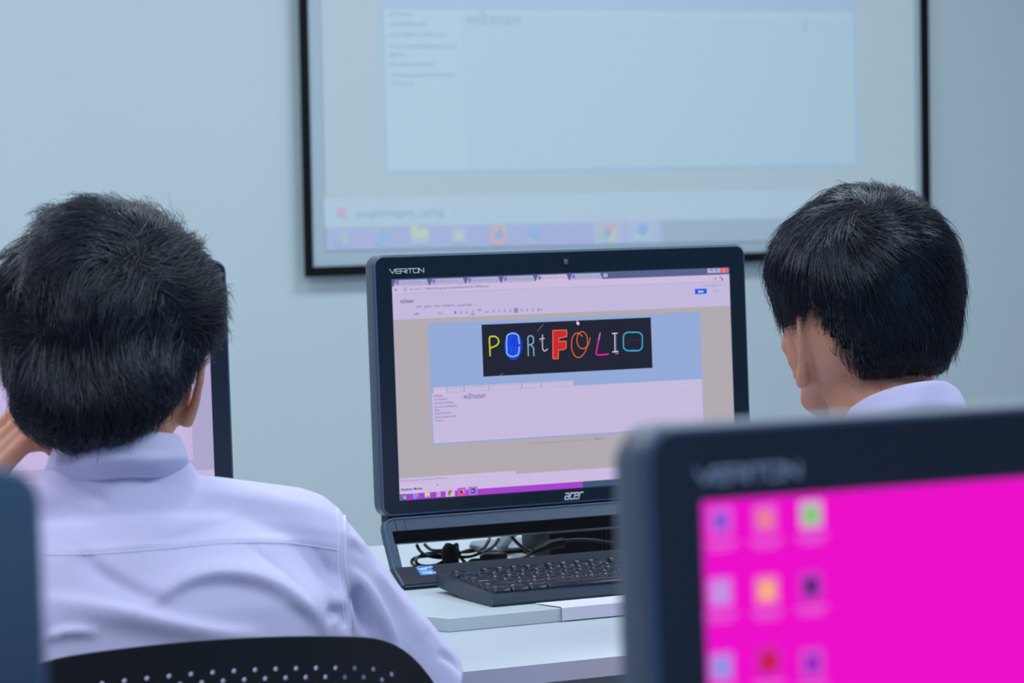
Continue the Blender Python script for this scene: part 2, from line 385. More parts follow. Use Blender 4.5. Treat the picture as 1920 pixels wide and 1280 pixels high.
def make_computer(label, cx, yf, zs, group=None):
    t = thing('desktop_computer', label, 'computer', (cx, yf, zs), 0, group)
    L = lambda mb, name, mt, par=t, sm=True: mb.build(name, mt, par, sm, world=False)
    # housing : rounded shell, softly rounded at the back
    rings = []
    for (b, ins, r) in ((0.0, 0.0012, 0.013), (0.0016, 0.0, 0.014), (0.020, 0.0, 0.014), (0.028, 0.003, 0.013), (0.034, 0.010, 0.012), (0.046, 0.035, 0.02), (0.049, 0.06, 0.02)):
        rings.append([dpt(x, HT/2-y, b) for x, y in rrect(WD-2*ins, HT-2*ins, r, 7)])
    m = MB(); m.loft(rings[::-1]); hs = L(m, 'housing', m_case)
    # light rim around the glass
    m = MB(); outer = rrect(WD-0.0026, HT-0.0026, 0.0125, 7); inner = rrect(WD-0.0056, HT-0.0056, 0.011, 7); n = len(outer)
    V = [dpt(x, HT/2-y, -0.0006) for x, y in outer]+[dpt(x, HT/2-y, -0.0012) for x, y in inner]+[dpt(x, HT/2-y, 0.001) for x, y in outer]
    F = [[i, n+i, n+(i+1) % n, (i+1) % n] for i in range(n)]+[[i, (i+1) % n, 2*n+(i+1) % n, 2*n+i] for i in range(n)]
    m.add(V, F); L(m, 'rim', m_rim)
    # bezel with the opening of the screen
    m = MB(); o_ = rrect(WD-0.0056, HT-0.0056, 0.011, 7); P = []
    hw, ht, hb = SW/2, HT/2-ST, HT/2-ST-SH
    def inset(k): return [(hw+k, ht+k), (-hw-k, ht+k), (-hw-k, hb-k), (hw+k, hb-k)]
    n = len(o_); q = n//4
    V = [dpt(x, HT/2-y, -0.0012) for x, y in o_]+[dpt(x, HT/2-y, -0.0012) for x, y in inset(0.0015)]+[dpt(x, HT/2-y, 0.0012) for x, y in inset(0.0)]
    F = []
    for c in range(4):
        for k in range(q-1): i = c*q+k; F.append([i, i+1, n+c])
        i = c*q+q-1; F.append([i, (i+1) % n, n+(c+1) % 4, n+c])
        F.append([n+c, n+(c+1) % 4, n+4+(c+1) % 4, n+4+c])
    m.add(V, [f[::-1] for f in F]); bz = L(m, 'bezel', m_bezel, t, False)
    # webcam
    m = MB(); m.box((0, 0, 0), (0.0110, 0.0012, 0.0108), 0.0004)
    m.xf(lambda x, y, z: dpt(x+0.0005, 0.0155-z, -0.0014+y)); wc = L(m, 'webcam', m_dark, t)
    m = MB(); m.ell((0, 0, 0), (0.0030, 0.0008, 0.0030)); m.xf(lambda x, y, z: dpt(x+0.0007, 0.0155-z, -0.0020+y)); L(m, 'lens', mat('camera_lens', (70, 90, 110), 0.1, spec=0.8, coat=1), wc)
    # maker lettering
    def logo_lines(strokes, x, h, sc, sx, name, r=0.00042):
        m = MB()
        for st in strokes:
            for q0, q1 in zip(st[:-1], st[1:]): m.cap(dpt(x+q0[0]*sx, h-q0[1]*sc, -0.0016), dpt(x+q1[0]*sx, h-q1[1]*sc, -0.0016), r, r, 6)
        L(m, name, m_logo)
    S = []; a = 0
    def put_l(strokes, adv):
        nonlocal a
        for s_ in strokes: S.append([(a+p, q_) for p, q_ in s_])
        a += adv
    put_l([[(0, 1), (0.55, 0), (1.1, 1)]], 1.15)
    put_l([[(1, 1), (0.15, 1), (0.05, 0.9), (0.05, 0.1), (0.15, 0), (1, 0)], [(0.05, 0.5), (0.95, 0.5)]], 1.1)
    put_l([[(0, 0), (0, 1), (0.9, 1), (1, 0.9), (1, 0.5), (0.9, 0.42), (0.3, 0.42)], [(0.55, 0.42), (1.05, 0)]], 1.15)
    put_l([[(0.05, 0), (0.05, 0.85)]], 0.22)
    put_l([[(0, 1), (1.1, 1)], [(0.5, 1), (0.5, 0)]], 1.12)
    put_l([[(0.15, 1), (0.95, 1), (1.05, 0.9), (1.05, 0.1), (0.95, 0), (0.15, 0), (0.05, 0.1), (0.05, 0.9), (0.15, 1)]], 1.2)
    put_l([[(0, 0), (0, 1), (0.95, 0), (0.95, 1)]], 1.0)
    logo_lines(S, -SW/2-0.003, 0.0225, 0.0052, 0.0458/a, 'model_lettering', 0.0005)
    S = []; a = 0
    put_l([[(0.1, 0.95), (0.8, 0.95), (0.95, 0.8), (0.8, 0)], [(0.86, 0.5), (0.15, 0.5), (0.0, 0.35), (0.0, 0.1), (0.1, 0), (0.8, 0)]], 1.2)
    put_l([[(0.95, 0.95), (0.25, 0.95), (0.1, 0.8), (0.0, 0.15), (0.1, 0), (0.85, 0)]], 1.1)
    put_l([[(0.08, 0.5), (0.95, 0.5), (0.98, 0.85), (0.85, 0.95), (0.25, 0.95), (0.1, 0.8), (0.0, 0.15), (0.1, 0), (0.85, 0)]], 1.15)
    put_l([[(0.0, 0), (0.12, 0.75), (0.3, 0.95), (0.95, 0.95)]], 0.95)
    logo_lines([[(p+q_*0.25, q_) for p, q_ in s_] for s_ in S], -0.0125, HT-0.0055, 0.0078, 0.0245/a, 'maker_lettering', 0.0010)
    # slanted stand frame: profile (toward viewer t, height z)
    yb = -HT*math.sin(TIL)
    prof = [(0.0, 0.0795), (0.0140, 0.0510), (0.0285, 0.0240), (0.0570, 0.0068), (0.0575, 0.0022)]
    T = 0.011
    nrm = []
    for i in range(len(prof)):
        a_ = prof[max(i-1, 0)]; b_ = prof[min(i+1, len(prof)-1)]; d = np.array([b_[0]-a_[0], b_[1]-a_[1]]); d /= np.linalg.norm(d); nrm.append((-(-d[1]), -d[0]))
    def side(i0, i1, th=T):
        pts = [prof[i] for i in range(i0, i1+1)]; back = []
        for i in range(i0, i1+1):
            d = nrm[i]; back.append((prof[i][0]-abs(d[0])*th, max(prof[i][1]-abs(d[1])*th*0.6, 0.0012)))
        return pts+back[::-1]
    m = MB()
    def ext(pts, xa, xb): m.prism(pts, lambda p, z, tt: (xa+(xb-xa)*tt, yb-p, z))
    W2 = WD/2
    # bar with rounded upper corners: swept in slices
    tx = [(-W2+0.0, 0.013), (-W2+0.0015, 0.0075), (-W2+0.004, 0.0035), (-W2+0.008, 0.001), (-W2+0.013, 0.0)]
    tx = tx+[(-x_, c_) for x_, c_ in tx[::-1]]
    rr = []
    for x_, cut in tx:
        f0 = cut/0.0318; p0 = (prof[0][0]+(prof[1][0]-prof[0][0])*f0, prof[0][1]+(prof[1][1]-prof[0][1])*f0); p1 = prof[1]
        rr.append([(x_, yb-p0[0], p0[1]), (x_, yb-p1[0], p1[1]), (x_, yb-p1[0]+T, p1[1]-0.003), (x_, yb-p0[0]+T, p0[1]-0.002)])
    m.loft(rr)
    ext(side(1, 2), -W2, -W2+0.0125); ext(side(1, 2), W2-0.0125, W2)
    st = L(m, 'stand_frame', m_stand, t, 30)
    m = MB(); ext(side(2, 4), -W2, W2); L(m, 'foot_plate', mat('dark_foot_plate', (20, 32, 46), 0.4, spec=0.35, noise=0.02, nscale=80), t, 30)  # darker than the bar, whose colour holds reflected light
    # grille strip on the bar
    m = MB(); s0, s1 = 0.50, 0.985
    g0 = (prof[0][0]+(prof[1][0]-prof[0][0])*s0, prof[0][1]+(prof[1][1]-prof[0][1])*s0); g1 = (prof[0][0]+(prof[1][0]-prof[0][0])*s1, prof[0][1]+(prof[1][1]-prof[0][1])*s1)
    m.add([(-W2+0.010, yb-g0[0]-0.0006, g0[1]), (W2-0.010, yb-g0[0]-0.0006, g0[1]), (W2-0.010, yb-g1[0]-0.0006, g1[1]), (-W2+0.010, yb-g1[0]-0.0006, g1[1]),
           (-W2+0.010, yb-g0[0]+0.002, g0[1]), (W2-0.010, yb-g0[0]+0.002, g0[1]), (W2-0.010, yb-g1[0]+0.002, g1[1]), (-W2+0.010, yb-g1[0]+0.002, g1[1])],
          [[0, 3, 2, 1], [0, 1, 5, 4], [2, 3, 7, 6]])
    gr = L(m, 'speaker_grille', m_grille, t, False)
    # embossed mesh of the grille
    m = MB(); nx = 150
    for r_ in range(4):
        for k in range(nx):
            x = -W2+0.0125+(k+0.5*(r_ % 2))*(WD-0.026)/nx; f_ = (r_+0.5)/4
            p = g0[0]+(g1[0]-g0[0])*f_; z = g0[1]+(g1[1]-g0[1])*f_
            m.add([(x-0.0008, yb-p-0.0009, z+0.0008), (x+0.0008, yb-p-0.0009, z+0.0008), (x+0.0008, yb-p-0.0013, z-0.0008), (x-0.0008, yb-p-0.0013, z-0.0008)], [[0, 3, 2, 1]])
    L(m, 'grille_mesh', mat('grille_wire', (10, 14, 24), 0.7, spec=0.1), gr, False)
    # silver edge line along the bar and arms
    m = MB(); P = [(-W2+0.0007, yb-0.057, 0.006), (-W2+0.0007, yb-0.0287, 0.0243), (-W2+0.0007, yb-0.0142, 0.0512), (-W2+0.0007, yb-0.0068, 0.0655), (-W2+0.002, yb-0.0038, 0.0720), (-W2+0.005, yb-0.0018, 0.0765), (-W2+0.010, yb-0.0008, 0.0790), (-W2+0.016, yb-0.0005, 0.0797)]
    P = P+[(-x_, y_, z_) for x_, y_, z_ in P[::-1]]
    m.tube(P, 0.0012, 6); L(m, 'stand_trim', m_rim, t)
    m = MB(); m.box((0, yb-0.0578, 0.0045), (WD-0.004, 0.0012, 0.0016)); L(m, 'foot_trim', m_rim, t, False)
    m = MB(); m.box((0, yb-0.054, 0.0011), (WD-0.006, 0.008, 0.0022)); L(m, 'rubber_foot', m_dark, t, False)
    # gap filler between display and stand
    m = MB(); m.box((0, yb+0.014, 0.078), (WD-0.02, 0.020, 0.012)); L(m, 'hinge_block', m_dark, t, False)
    # power button outline
    m = MB()
    P = [(-0.2460, 0.02), (-0.2460, 0.42), (-0.2440, 0.50), (-0.2360, 0.50), (-0.2335, 0.42), (-0.2335, 0.02)]
    m.tube([(x_, yb-(prof[1][0]*f_)-0.0002, 0.0795-(0.0285*f_)) for x_, f_ in P], 0.00035, 5); L(m, 'power_button', m_dark, t)
    # rear stand loop: steel foot lying on the board behind the display
    m = MB(); m.loft([[(x_, yb+0.225+y_, z_) for x_, y_ in rrect(0.118-2*q_, 0.09-2*q_, 0.016, 5, 0.041)] for z_, q_ in ((0.0045, 0), (0.0075, 0), (0.009, 0.002))])
    m.tube([(0.0, 0.035, 0.20), (-0.006, yb+0.13, 0.05), (-0.006, yb+0.19, 0.010)], [0.012, 0.009, 0.008], 10)
    m2 = MB(); m2.loft([[(x_, yb+0.225+y_, z_) for x_, y_ in rrect(0.120, 0.092, 0.017, 5, 0.041)] for z_ in (0.0, 0.0045)]); L(m2, 'foot_pad', m_dark, t)
    L(m, 'rear_foot', mat('satin_steel', (150, 160, 168), 0.35, metal=0.5), t)
    # the processor sticker on the foot plate
    def fp(x_, f_, d=0.0004):          # point on the foot plate, f 0 back edge .. 1 front edge
        p = prof[2][0]+(prof[3][0]-prof[2][0])*f_; z = prof[2][1]+(prof[3][1]-prof[2][1])*f_
        return (x_, yb-p-d*0.5, z+d*0.86)
    m = MB(); V = [fp(x_, f_) for x_, f_ in [(x_, 0.33-y_/0.0333) for x_, y_ in rrect(0.0195, 0.0155, 0.0015, 4, -0.2235, 0.0)]]
    m.add(V, [list(range(len(V)))]); sk = L(m, 'sticker', mat('blue_sticker', (30, 135, 225), 0.35), t, False)
    m = MB()
    for (tx_, x_, f_, sz) in (('intel', -0.2305, 0.25, 0.0058), ('inside', -0.2205, 0.17, 0.0038), ('CORE i3', -0.2295, 0.53, 0.0048)):
        V, F = text_verts(tx_, sz, 0.0001); m.add([fp(x_+v[0], f_-v[1]/0.0333, 0.0008) for v in V], F)
    el = [fp(-0.2265+0.0062*math.cos(q), 0.18+0.0042*math.sin(q)/0.0333, 0.0009) for q in np.linspace(0.3, 6.0, 22)]
    m.tube(el, 0.00035, 4); L(m, 'sticker_print', mat('sticker_white', (225, 235, 245), 0.5), sk, False)
    m = MB(); V = [fp(x_, f_, 0.0006) for x_, f_ in ((-0.231, 0.36), (-0.216, 0.36), (-0.216, 0.42), (-0.231, 0.42))]; m.add(V, [[0, 1, 2, 3]]); L(m, 'sticker_stripe', mat('sticker_yellow', (190, 185, 120), 0.5), sk, False)
    # the display panel itself
    m = MB(); V = [dpt(-SW/2, ST, -0.0002), dpt(SW/2, ST, -0.0002), dpt(SW/2, ST+SH, -0.0002), dpt(-SW/2, ST+SH, -0.0002)]
    m.add(V, [[0, 3, 2, 1]])
    return t, m
class Disp:
    """drawing on a display; u,v in metres from the screen's top left, layer l"""
    def __init__(s, root): s.root = root; s.panel = None
    def p(s, u, v, l): return dpt(-SW/2+u, ST+v, -0.0002-0.00006*l)
    def rect(s, mb, u0, v0, u1, v1, l, mi=0, r=0.0):
        mb.cm = mi
        if r: P = rrect(u1-u0, v1-v0, r, 4, (u0+u1)/2, (v0+v1)/2)
        else: P = [(u0, v0), (u1, v0), (u1, v1), (u0, v1)]
        V = [s.p(a, b, l) for a, b in P]
        mb.add(V, [list(range(len(P)))[::-1] if not r else list(range(len(P)))[::-1]])
    def poly(s, mb, P, l, mi=0): mb.cm = mi; mb.add([s.p(a, b, l) for a, b in P], [list(range(len(P)))[::-1]])
    def disc(s, mb, u, v, r, l, mi=0, **k): disc(mb, (0, 0), r, lambda a, b: s.p(u+a, v-b, l), mi, **k)
    def text(s, mb, tx, u, v, h, l, mi=0, wid=None, bold=0.01):
        V, F = text_verts(tx, 1.0, bold)
        if not V: return
        xs = [q[0] for q in V]; k = h/0.72; kx = k if wid is None else wid/(max(xs)-min(xs))
        mb.cm = mi; mb.add([s.p(u+(q[0]-min(xs))*kx, v-q[1]*k, l) for q in V], F)
    def stroke(s, mb, P, wd, l, mi=0):
        """flat round-ended line"""
        mb.cm = mi
        for (a, b) in zip(P[:-1], P[1:]):
            a = np.array(a, float); b = np.array(b, float); d = b-a; L_ = np.linalg.norm(d)
            if L_ < 1e-9: continue
            d /= L_; n = np.array([-d[1], d[0]])*wd/2
            mb.add([s.p(*(a+n), l), s.p(*(b+n), l), s.p(*(b-n), l), s.p(*(a-n), l)], [[0, 1, 2, 3]])
        for a in P: s.disc(mb, a[0], a[1], wd/2, l+0.2, mi, n=10)
    def build(s, mb, name, mats, par): return mb.build(name, mats, par, False, world=False)

# ---- the sharp centre computer
CY = 3.31+HT*0-0.0       # y of the screen's top left corner
cX = 1.766; yF = 3.3110
comp, m = make_computer('black all-in-one computer at the centre with PORTFOLIO banner on its screen', cX, yF, ZS)
scr = m.build('screen', glow((176, 168, 174)), comp, False, world=False)
D = Disp(comp)
# screen plane in world, to measure the picture shown on it
_TL = np.array([cX, yF, ZS])+np.array(dpt(-SW/2, ST, 0)); _dn = np.array([0, -math.sin(TIL), -math.cos(TIL)]); _nn = np.array([0, -math.cos(TIL), math.sin(TIL)])
def uv(px, py):
    d = ray(px, py); q = EYE+d*(((_TL-EYE)@_nn)/(d@_nn)); return float(q[0]-_TL[0]), float((q-_TL)@_dn)
def rpx(mb, x0_, y0_, x1_, y1_, l, mi=0, r=0.0):
    a = uv(x0_, y0_); b = uv(x1_, y1_); D.rect(mb, max(a[0], 0), max(a[1], 0), min(b[0], SW), min(b[1], SH), l, mi, r)
def tpx(mb, tx, px, py, hpx, l, mi=0, wpx=None, bold=0.01):
    mb.cuts.append((len(mb.v), len(mb.f)))
    a = uv(px, py); b = uv(px, py-hpx); h = a[1]-b[1]; wd = None
    if wpx: wd = uv(px+wpx, py-0.03*wpx)[0]-a[0]
    D.text(mb, tx, a[0], a[1], h, l, mi, wd, bold)
# browser chrome
v_tab = uv(735, 537)[1]; v_url = uv(735, 549)[1]; v_tool = uv(737, 599.5)[1]
mb = MB(); BM = [glow((84, 96, 138)), glow((172, 172, 208)), glow((203, 186, 220)), glow((194, 183, 219)), glow((176, 164, 206)), glow((150, 160, 196))]
D.rect(mb, 0, 0, SW, v_tab, 1, 0)
D.rect(mb, 0, v_tab, SW, v_url+0.001, 2, 2); D.rect(mb, 0, v_url, SW, v_tool, 2, 3); D.rect(mb, 0, v_url+0.001, SW, v_url+0.0016, 3, 4)
tabs = [(737, 804), (806, 872), (873, 938), (940, 1003), (1004, 1066), (1068, 1129)]
for i, (a, b) in enumerate(tabs):
    ya = 524-(a-735)*0.0333; ua = uv(a, ya)[0]; ub = uv(b, ya)[0]
    D.poly(mb, [(ua, v_tab), (ua+0.0032, 0.0012), (ub-0.0032, 0.0012), (ub, v_tab)], 2, 2 if i == 4 else 1)
a = uv(1131, 513)[0]; D.rect(mb, a, 0.002, a+0.006, v_tab-0.002, 2, 1)
a = uv(1326, 508)[0]; D.rect(mb, a, 0.0004, SW-0.001, v_tab-0.0025, 2, 1)
ch = D.build(mb, 'browser_toolbar', BM, scr)
mb = MB()
for (x, ww) in ((1332, 5), (1341, 4)): a = uv(x, 507); D.rect(mb, a[0], 0.0018, a[0]+0.003, 0.0030, 3, 0)
a = uv(1350, 508)[0]; D.rect(mb, a, 0.0006, a+0.005, v_tab-0.0028, 3, 1); a = uv(1358, 508)[0]; D.rect(mb, a, 0.0006, SW-0.0012, v_tab-0.0028, 3, 1)
D.build(mb, 'window_button', [glow((60, 60, 100)), glow((232, 92, 92))], ch)
# toolbar text
mb = MB(); TM = [glow((110, 104, 160)), glow((96, 88, 150)), glow((150, 140, 184)), glow((60, 130, 80)), glow((120, 60, 200))]
names = ['งานคอมพิวเตอร์ Portfolio', 'เพิ่มบล็อกหน้าเว็บ - Docs', 'Google Sites', 'ประวัติส่วนตัว - BLUE', 'BlueratioTO1118', 'งานเดี่ยวกลุ่มเพื่อน - Docs']
for i, (a, b) in enumerate(tabs):
    y = 530.5-(a-735)*0.0333+1.0
    tpx(mb, names[i], a+13, y, 4.2, 3, 2, 40); tpx(mb, 'x', b-8, y, 3.2, 3, 0)
    c = uv(a+7.5, y-2); D.rect(mb, c[0]-0.0020, c[1]-0.0021, c[0]+0.0020, c[1]+0.0021, 3, 4, 0.0004)
    D.rect(mb, c[0]-0.0010, c[1]-0.0011, c[0]+0.0010, c[1]+0.0011, 4, 2)
c = uv(741, 543); D.stroke(mb, [(c[0]+0.003, c[1]), (c[0]-0.001, c[1])], 0.0006, 3, 1); D.stroke(mb, [(c[0]+0.0008, c[1]-0.0017), (c[0]-0.001, c[1]), (c[0]+0.0008, c[1]+0.0017)], 0.0006, 3, 1)
c = uv(760, 542); D.disc(mb, c[0], c[1], 0.0021, 3, 1, r0=0.0014, a0=40, a1=350)
c = uv(771, 542.5); D.disc(mb, c[0], c[1], 0.0010, 3, 3)
tpx(mb, 'ปลอดภัย', 776, 543.5, 4.2, 3, 2, 15); tpx(mb, '|', 794, 543.5, 5, 3, 2)
tpx(mb, 'https://sites.google.com/site/blueratio1811189/kihome', 798, 542.6, 4.6, 3, 0, 118)
tpx(mb, 'หน้าแรก', 751, 568, 6.5, 3, 1, 24, 0.025)
for s_, x, wd in (('แทรก', 780, 10), ('รูปแบบ', 795, 13), ('ตาราง', 813, 12), ('การจัดวาง', 829, 23), ('ความช่วยเหลือ', 857, 27)): tpx(mb, s_, x, 577-(x-780)*0.036, 4.6, 3, 0, wd)
for s_, x, h, wd, b_ in (('ปกติ', 777, 4.5, 8, .02), ('10 pt', 820, 4, 10, .01), ('B', 852, 5, 3.6, .04), ('I', 863.5, 5, 1.5, .02), ('U', 873.5, 5, 3.6, .02), ('A', 883.5, 5, 4, .01), ('“', 896, 7, 6, .03), ('Link', 909, 3.6, 8, .01)):
    tpx(mb, s_, x, 590.5-(x-777)*0.033, h, 3, 1 if h > 4.2 else 0, wd, b_)
c = uv(883, 588.8); D.rect(mb, c[0], c[1], c[0]+0.005, c[1]+0.0009, 3, 1)
for k in range(9):
    x = 925+k*10.5; c = uv(x, 583-(x-925)*0.033)
    if k == 4: D.rect(mb, c[0]-0.0028, c[1]-0.0030, c[0]+0.0034, c[1]+0.0032, 2.5, 2, 0.0005)
    for j in range(4): D.rect(mb, c[0]-0.001, c[1]-0.0018+j*0.0011, c[0]+0.0016-(j % 2)*0.0008, c[1]-0.0013+j*0.0011, 3, 0)
tpx(mb, 'HTML', 1009, 582, 3.4, 3, 2, 10)
tpx(mb, 'student001@gmail.com', 1317, 537, 3.2, 3, 2, 36); tpx(mb, 'ยกเลิก', 1336, 547, 3.6, 3, 2, 10)
c = uv(1341, 522); D.disc(mb, c[0], c[1], 0.0014, 3, 2); c = uv(1351, 520.5); D.rect(mb, c[0]-0.0018, c[1]-0.0016, c[0]+0.0012, c[1]+0.0012, 3, 5)
c = uv(1353.5, 524); D.rect(mb, c[0]-0.0008, c[1]-0.0016, c[0]+0.0014, c[1]+0.0014, 3.5, 1)
D.build(mb, 'text_line', TM+[glow((226, 110, 130))], ch)
mb = MB(); rpx(mb, 1302.5, 541.5, 1325, 550.5, 3, 0); sb = D.build(mb, 'save_button', [glow((10, 90, 226))], ch)
mb = MB(); tpx(mb, 'บันทึก', 1309, 548.6, 4.2, 4, 0, 10, 0.03); D.build(mb, 'text_line', [glow((230, 232, 250))], sb)
# web page
mb = MB(); WM = [glow((146, 168, 214)), glow((197, 185, 219)), glow((128, 152, 208)), glow((184, 172, 206)), glow((208, 186, 220))]
q = uv(802, 606); D.rect(mb, q[0], q[1], uv(1313, 600)[0], uv(809, 834.5)[1], 1, 0, 0.0015)
hd = uv(802, 606); pb = uv(809, 832.5)
a = uv(809.5, 737.5); b = uv(1316.5, 708); cb = uv(813, 831)
D.rect(mb, a[0], a[1], uv(1316, 712)[0], cb[1], 3, 1, 0.0015)
for (x_0, x_1) in ((812.5, 836.5), (838.5, 868.5), (871, 915), (917, 976.5), (979, 1013), (1015.5, 1074.5)):
    y_ = 724-(x_0-812)*0.056; q0 = uv(x_0, y_); q1 = uv(x_1, y_); D.rect(mb, q0[0], a[1]-0.0072, q1[0], a[1]-0.0004 if x_0 > 813 else a[1]+0.001, 3, 1 if x_0 > 813 else 4, 0.0008)
q = uv(869, 758); q2 = uv(872, 818)
D.rect(mb, q[0], q[1], uv(1308, 730)[0], q[1]+0.0003, 4, 3); D.rect(mb, q[0], q2[1], uv(1308, 730)[0], q2[1]+0.0003, 4, 3); D.rect(mb, q[0], q[1], q[0]+0.0003, q2[1], 4, 3)
D.rect(mb, q[0], q[1]-0.0038, uv(1308, 730)[0], q[1]-0.0036, 4, 3)
wp = D.build(mb, 'web_page', WM, scr)
mb = MB()
tpx(mb, 'หน้าแรก', 869.5, 747.5, 8.5, 5, 0, 40, 0.02)
for k, (s_, wd) in enumerate((('หน้าแรก', 17), ('ประวัติส่วนตัว', 25), ('ประวัติการศึกษา', 37), ('ความสามารถพิเศษด้าน', 43), ('สังคม', 11), ('ข้อมูลการติดต่อ', 30), ('แฟ้มสะสมผลงานวิชา', 41), ('วิชาการ', 15))):
    tpx(mb, s_, 813+k*0.35, [744, 750.5, 757.5, 764.5, 770.5, 776.5, 783.8, 790.5][k], 3.6, 5, 0 if k else 1, wd, 0.012)
for (x_0, wd, s_) in ((816, 17, 'หน้าแรก'), (842, 24, 'ประวัติส่วนตัว'), (875, 36, 'ประวัติการศึกษา'), (921, 51, 'ความสามารถพิเศษ'), (983, 26, 'ข้อมูลการติดต่อ'), (1019, 52, 'แฟ้มสะสมผลงานวิชาการ')):
    tpx(mb, s_, x_0, 730.6-(x_0-812)*0.062, 3.4, 5, 2, wd, 0.0)
tpx(mb, 'ลงชื่อเข้าใช้ | กิจกรรมล่าสุดของไซต์ | รายงานการละเมิด | พิมพ์หน้า', 987, 833, 3.2, 2, 3, 118, 0.0); tpx(mb, 'ให้บริการ', 1114, 824.5, 3.2, 2, 1, 18)
D.build(mb, 'text_line', [glow((104, 116, 172)), glow((92, 92, 140)), glow((164, 150, 190)), glow((140, 134, 160))], wp)
# banner with neon letters
mb = MB(); q0 = uv(902.5, 608.5); q1 = uv(1222.5, 690)
D.rect(mb, q0[0], q0[1], uv(1221.5, 640)[0], uv(905, 706)[1], 3, 0)
q = uv(1011, 614); mb.cm = 0
D.stroke(mb, [uv(1007, 621), uv(1018, 608)], 0.0003, 4, 1); D.stroke(mb, [uv(937, 704), uv(943, 699)], 0.0003, 4, 1)
bn = D.build(mb, 'banner', [glow((24, 28, 44)), glow((170, 170, 190))], scr)
def ZB(x, y): return uv(880+x/5.3333, 580+y/5.3333)      # measured on an enlarged view of the banner
def neon(strokes, mats_, fills=()):
    mb = MB()
    for P, mi in fills: D.poly(mb, [ZB(*p) for p in P][::-1], 5, mi)
    for i_, (P, wd, mi) in enumerate(strokes): D.stroke(mb, [ZB(*p) for p in P], wd, 6+i_*0.5, mi)
    D.build(mb, 'neon_letter', [glow(c, 1.0) for c in mats_], bn)
def arc(cx, cy, rx, ry, a0, a1, n=22, rot=0):
    P = []
    for k in range(n+1):
        a = math.radians(a0+(a1-a0)*k/n); x, y = rx*math.cos(a), -ry*math.sin(a); c, s_ = math.cos(rot), math.sin(rot)
        P.append((cx+x*c-y*s_, cy+x*s_+y*c))
    return P
def rloop(x0_, y0_, x1_, y1_, r):
    P = []
    for (cx, cy, a0) in ((x1_-r, y0_+r, 0), (x0_+r, y0_+r, 90), (x0_+r, y1_-r, 180), (x1_-r, y1_-r, 270)): P += arc(cx, cy, r, r, a0, a0+90, 6)
    return P+[P[0]]
k_ = 0.00012    # metres per enlarged-view pixel
neon([([(206, 462), (203, 400), (198, 290), (205, 272), (235, 268)]+arc(240, 318, 52, 50, 90, -70, 12)+[(212, 385)], 14*k_, 0)], [(206, 214, 40)])
fill = arc(438, 365, 88, 140, 0, 360, 32)[:-1]; fill2 = arc(434, 366, 62, 105, 0, 360, 28)[:-1]
C_loop = [(498, 340), (490, 275)]+arc(432, 278, 60, 40, 10, 170, 10)+[(368, 330), (372, 410)]+arc(432, 425, 62, 45, 190, 345, 10)+[(498, 375)]
neon([(C_loop, 14*k_, 0), ([(440, 255), (440, 465)], 4*k_, 2)], [(130, 190, 240), (20, 60, 214), (14, 30, 110), (40, 84, 226)], [(fill, 1), (fill2, 3)])
neon([([(588, 462), (584, 300)]+arc(610, 290, 28, 28, 170, 10, 8)+[(640, 330), (612, 352), (592, 354)], 12*k_, 0), ([(614, 354), (640, 385), (644, 462)], 12*k_, 0)], [(120, 186, 214)])
neon([([(730, 255), (728, 330), (732, 395), (745, 415), (762, 412), (780, 395)], 10*k_, 0), ([(700, 296), (748, 290)], 9*k_, 0), ([(700, 320), (716, 316)], 5*k_, 1)], [(206, 196, 232), (100, 120, 170)])
FP = [(832, 210), (972, 206), (972, 270), (892, 290), (890, 318), (966, 318), (966, 385), (940, 402), (890, 404), (886, 492), (834, 492)]
neon([(FP+[FP[0]], 8*k_, 0)], [(250, 120, 60), (196, 36, 44)], [([(832, 210), (972, 206), (972, 270), (892, 290), (890, 404), (886, 492), (834, 492)], 1), ([(890, 318), (966, 318), (966, 385), (940, 402), (890, 404)], 1)])
OP = [(1128, 268), (1100, 243), (1065, 238), (1035, 268), (1020, 330), (1024, 400), (1052, 462), (1095, 480), (1136, 452), (1168, 390), (1180, 320), (1168, 256), (1134, 222), (1100, 232), (1078, 272), (1076, 330), (1098, 376), (1134, 392), (1168, 376), (1192, 340), (1206, 282)]
neon([([tuple(q[:2]) for q in smooth_path([(x, y, 0) for x, y in OP], 5)], 8*k_, 0)], [(244, 112, 50)])
neon([([(1306, 236), (1290, 310)], 13*k_, 1), ([(1290, 310), (1272, 400), (1266, 440), (1280, 455), (1340, 452), (1386, 446)], 14*k_, 0)], [(238, 20, 170), (214, 120, 214)])
neon([([(1428, 241), (1476, 238)], 11*k_, 0), ([(1452, 240), (1454, 420)], 10*k_, 0), ([(1466, 262), (1470, 420)], 5*k_, 1), ([(1430, 424), (1484, 420)], 11*k_, 0), ([(1458, 442), (1490, 439)], 4*k_, 0)], [(222, 214, 236), (70, 120, 190)])
neon([(rloop(1538, 228, 1728, 412, 50), 12*k_, 0), (arc(1640, 350, 72, 48, 180, 60, 10)+[(1724, 300)], 3*k_, 1), ([(1630, 406), (1642, 418), (1654, 406)], 10*k_, 0)], [(70, 176, 226), (70, 60, 120)])
mb = MB(); c = uv(1082.5, 604.5)
for (a, b, wd) in (((-0.0006, -0.0022), (-0.0004, 0.0015), 0.0011), ((0.0006, -0.0004), (0.0008, 0.0016), 0.0010), ((0.0018, 0.0), (0.0014, 0.0018), 0.0010), ((-0.0018, 0.0004), (-0.0004, 0.0022), 0.0010), ((0.0, 0.0018), (0.0012, 0.0024), 0.0018)):
    D.stroke(mb, [(c[0]+a[0], c[1]+a[1]), (c[0]+b[0], c[1]+b[1])], wd, 12, 0)
D.build(mb, 'mouse_pointer', [glow((222, 210, 236))], bn)
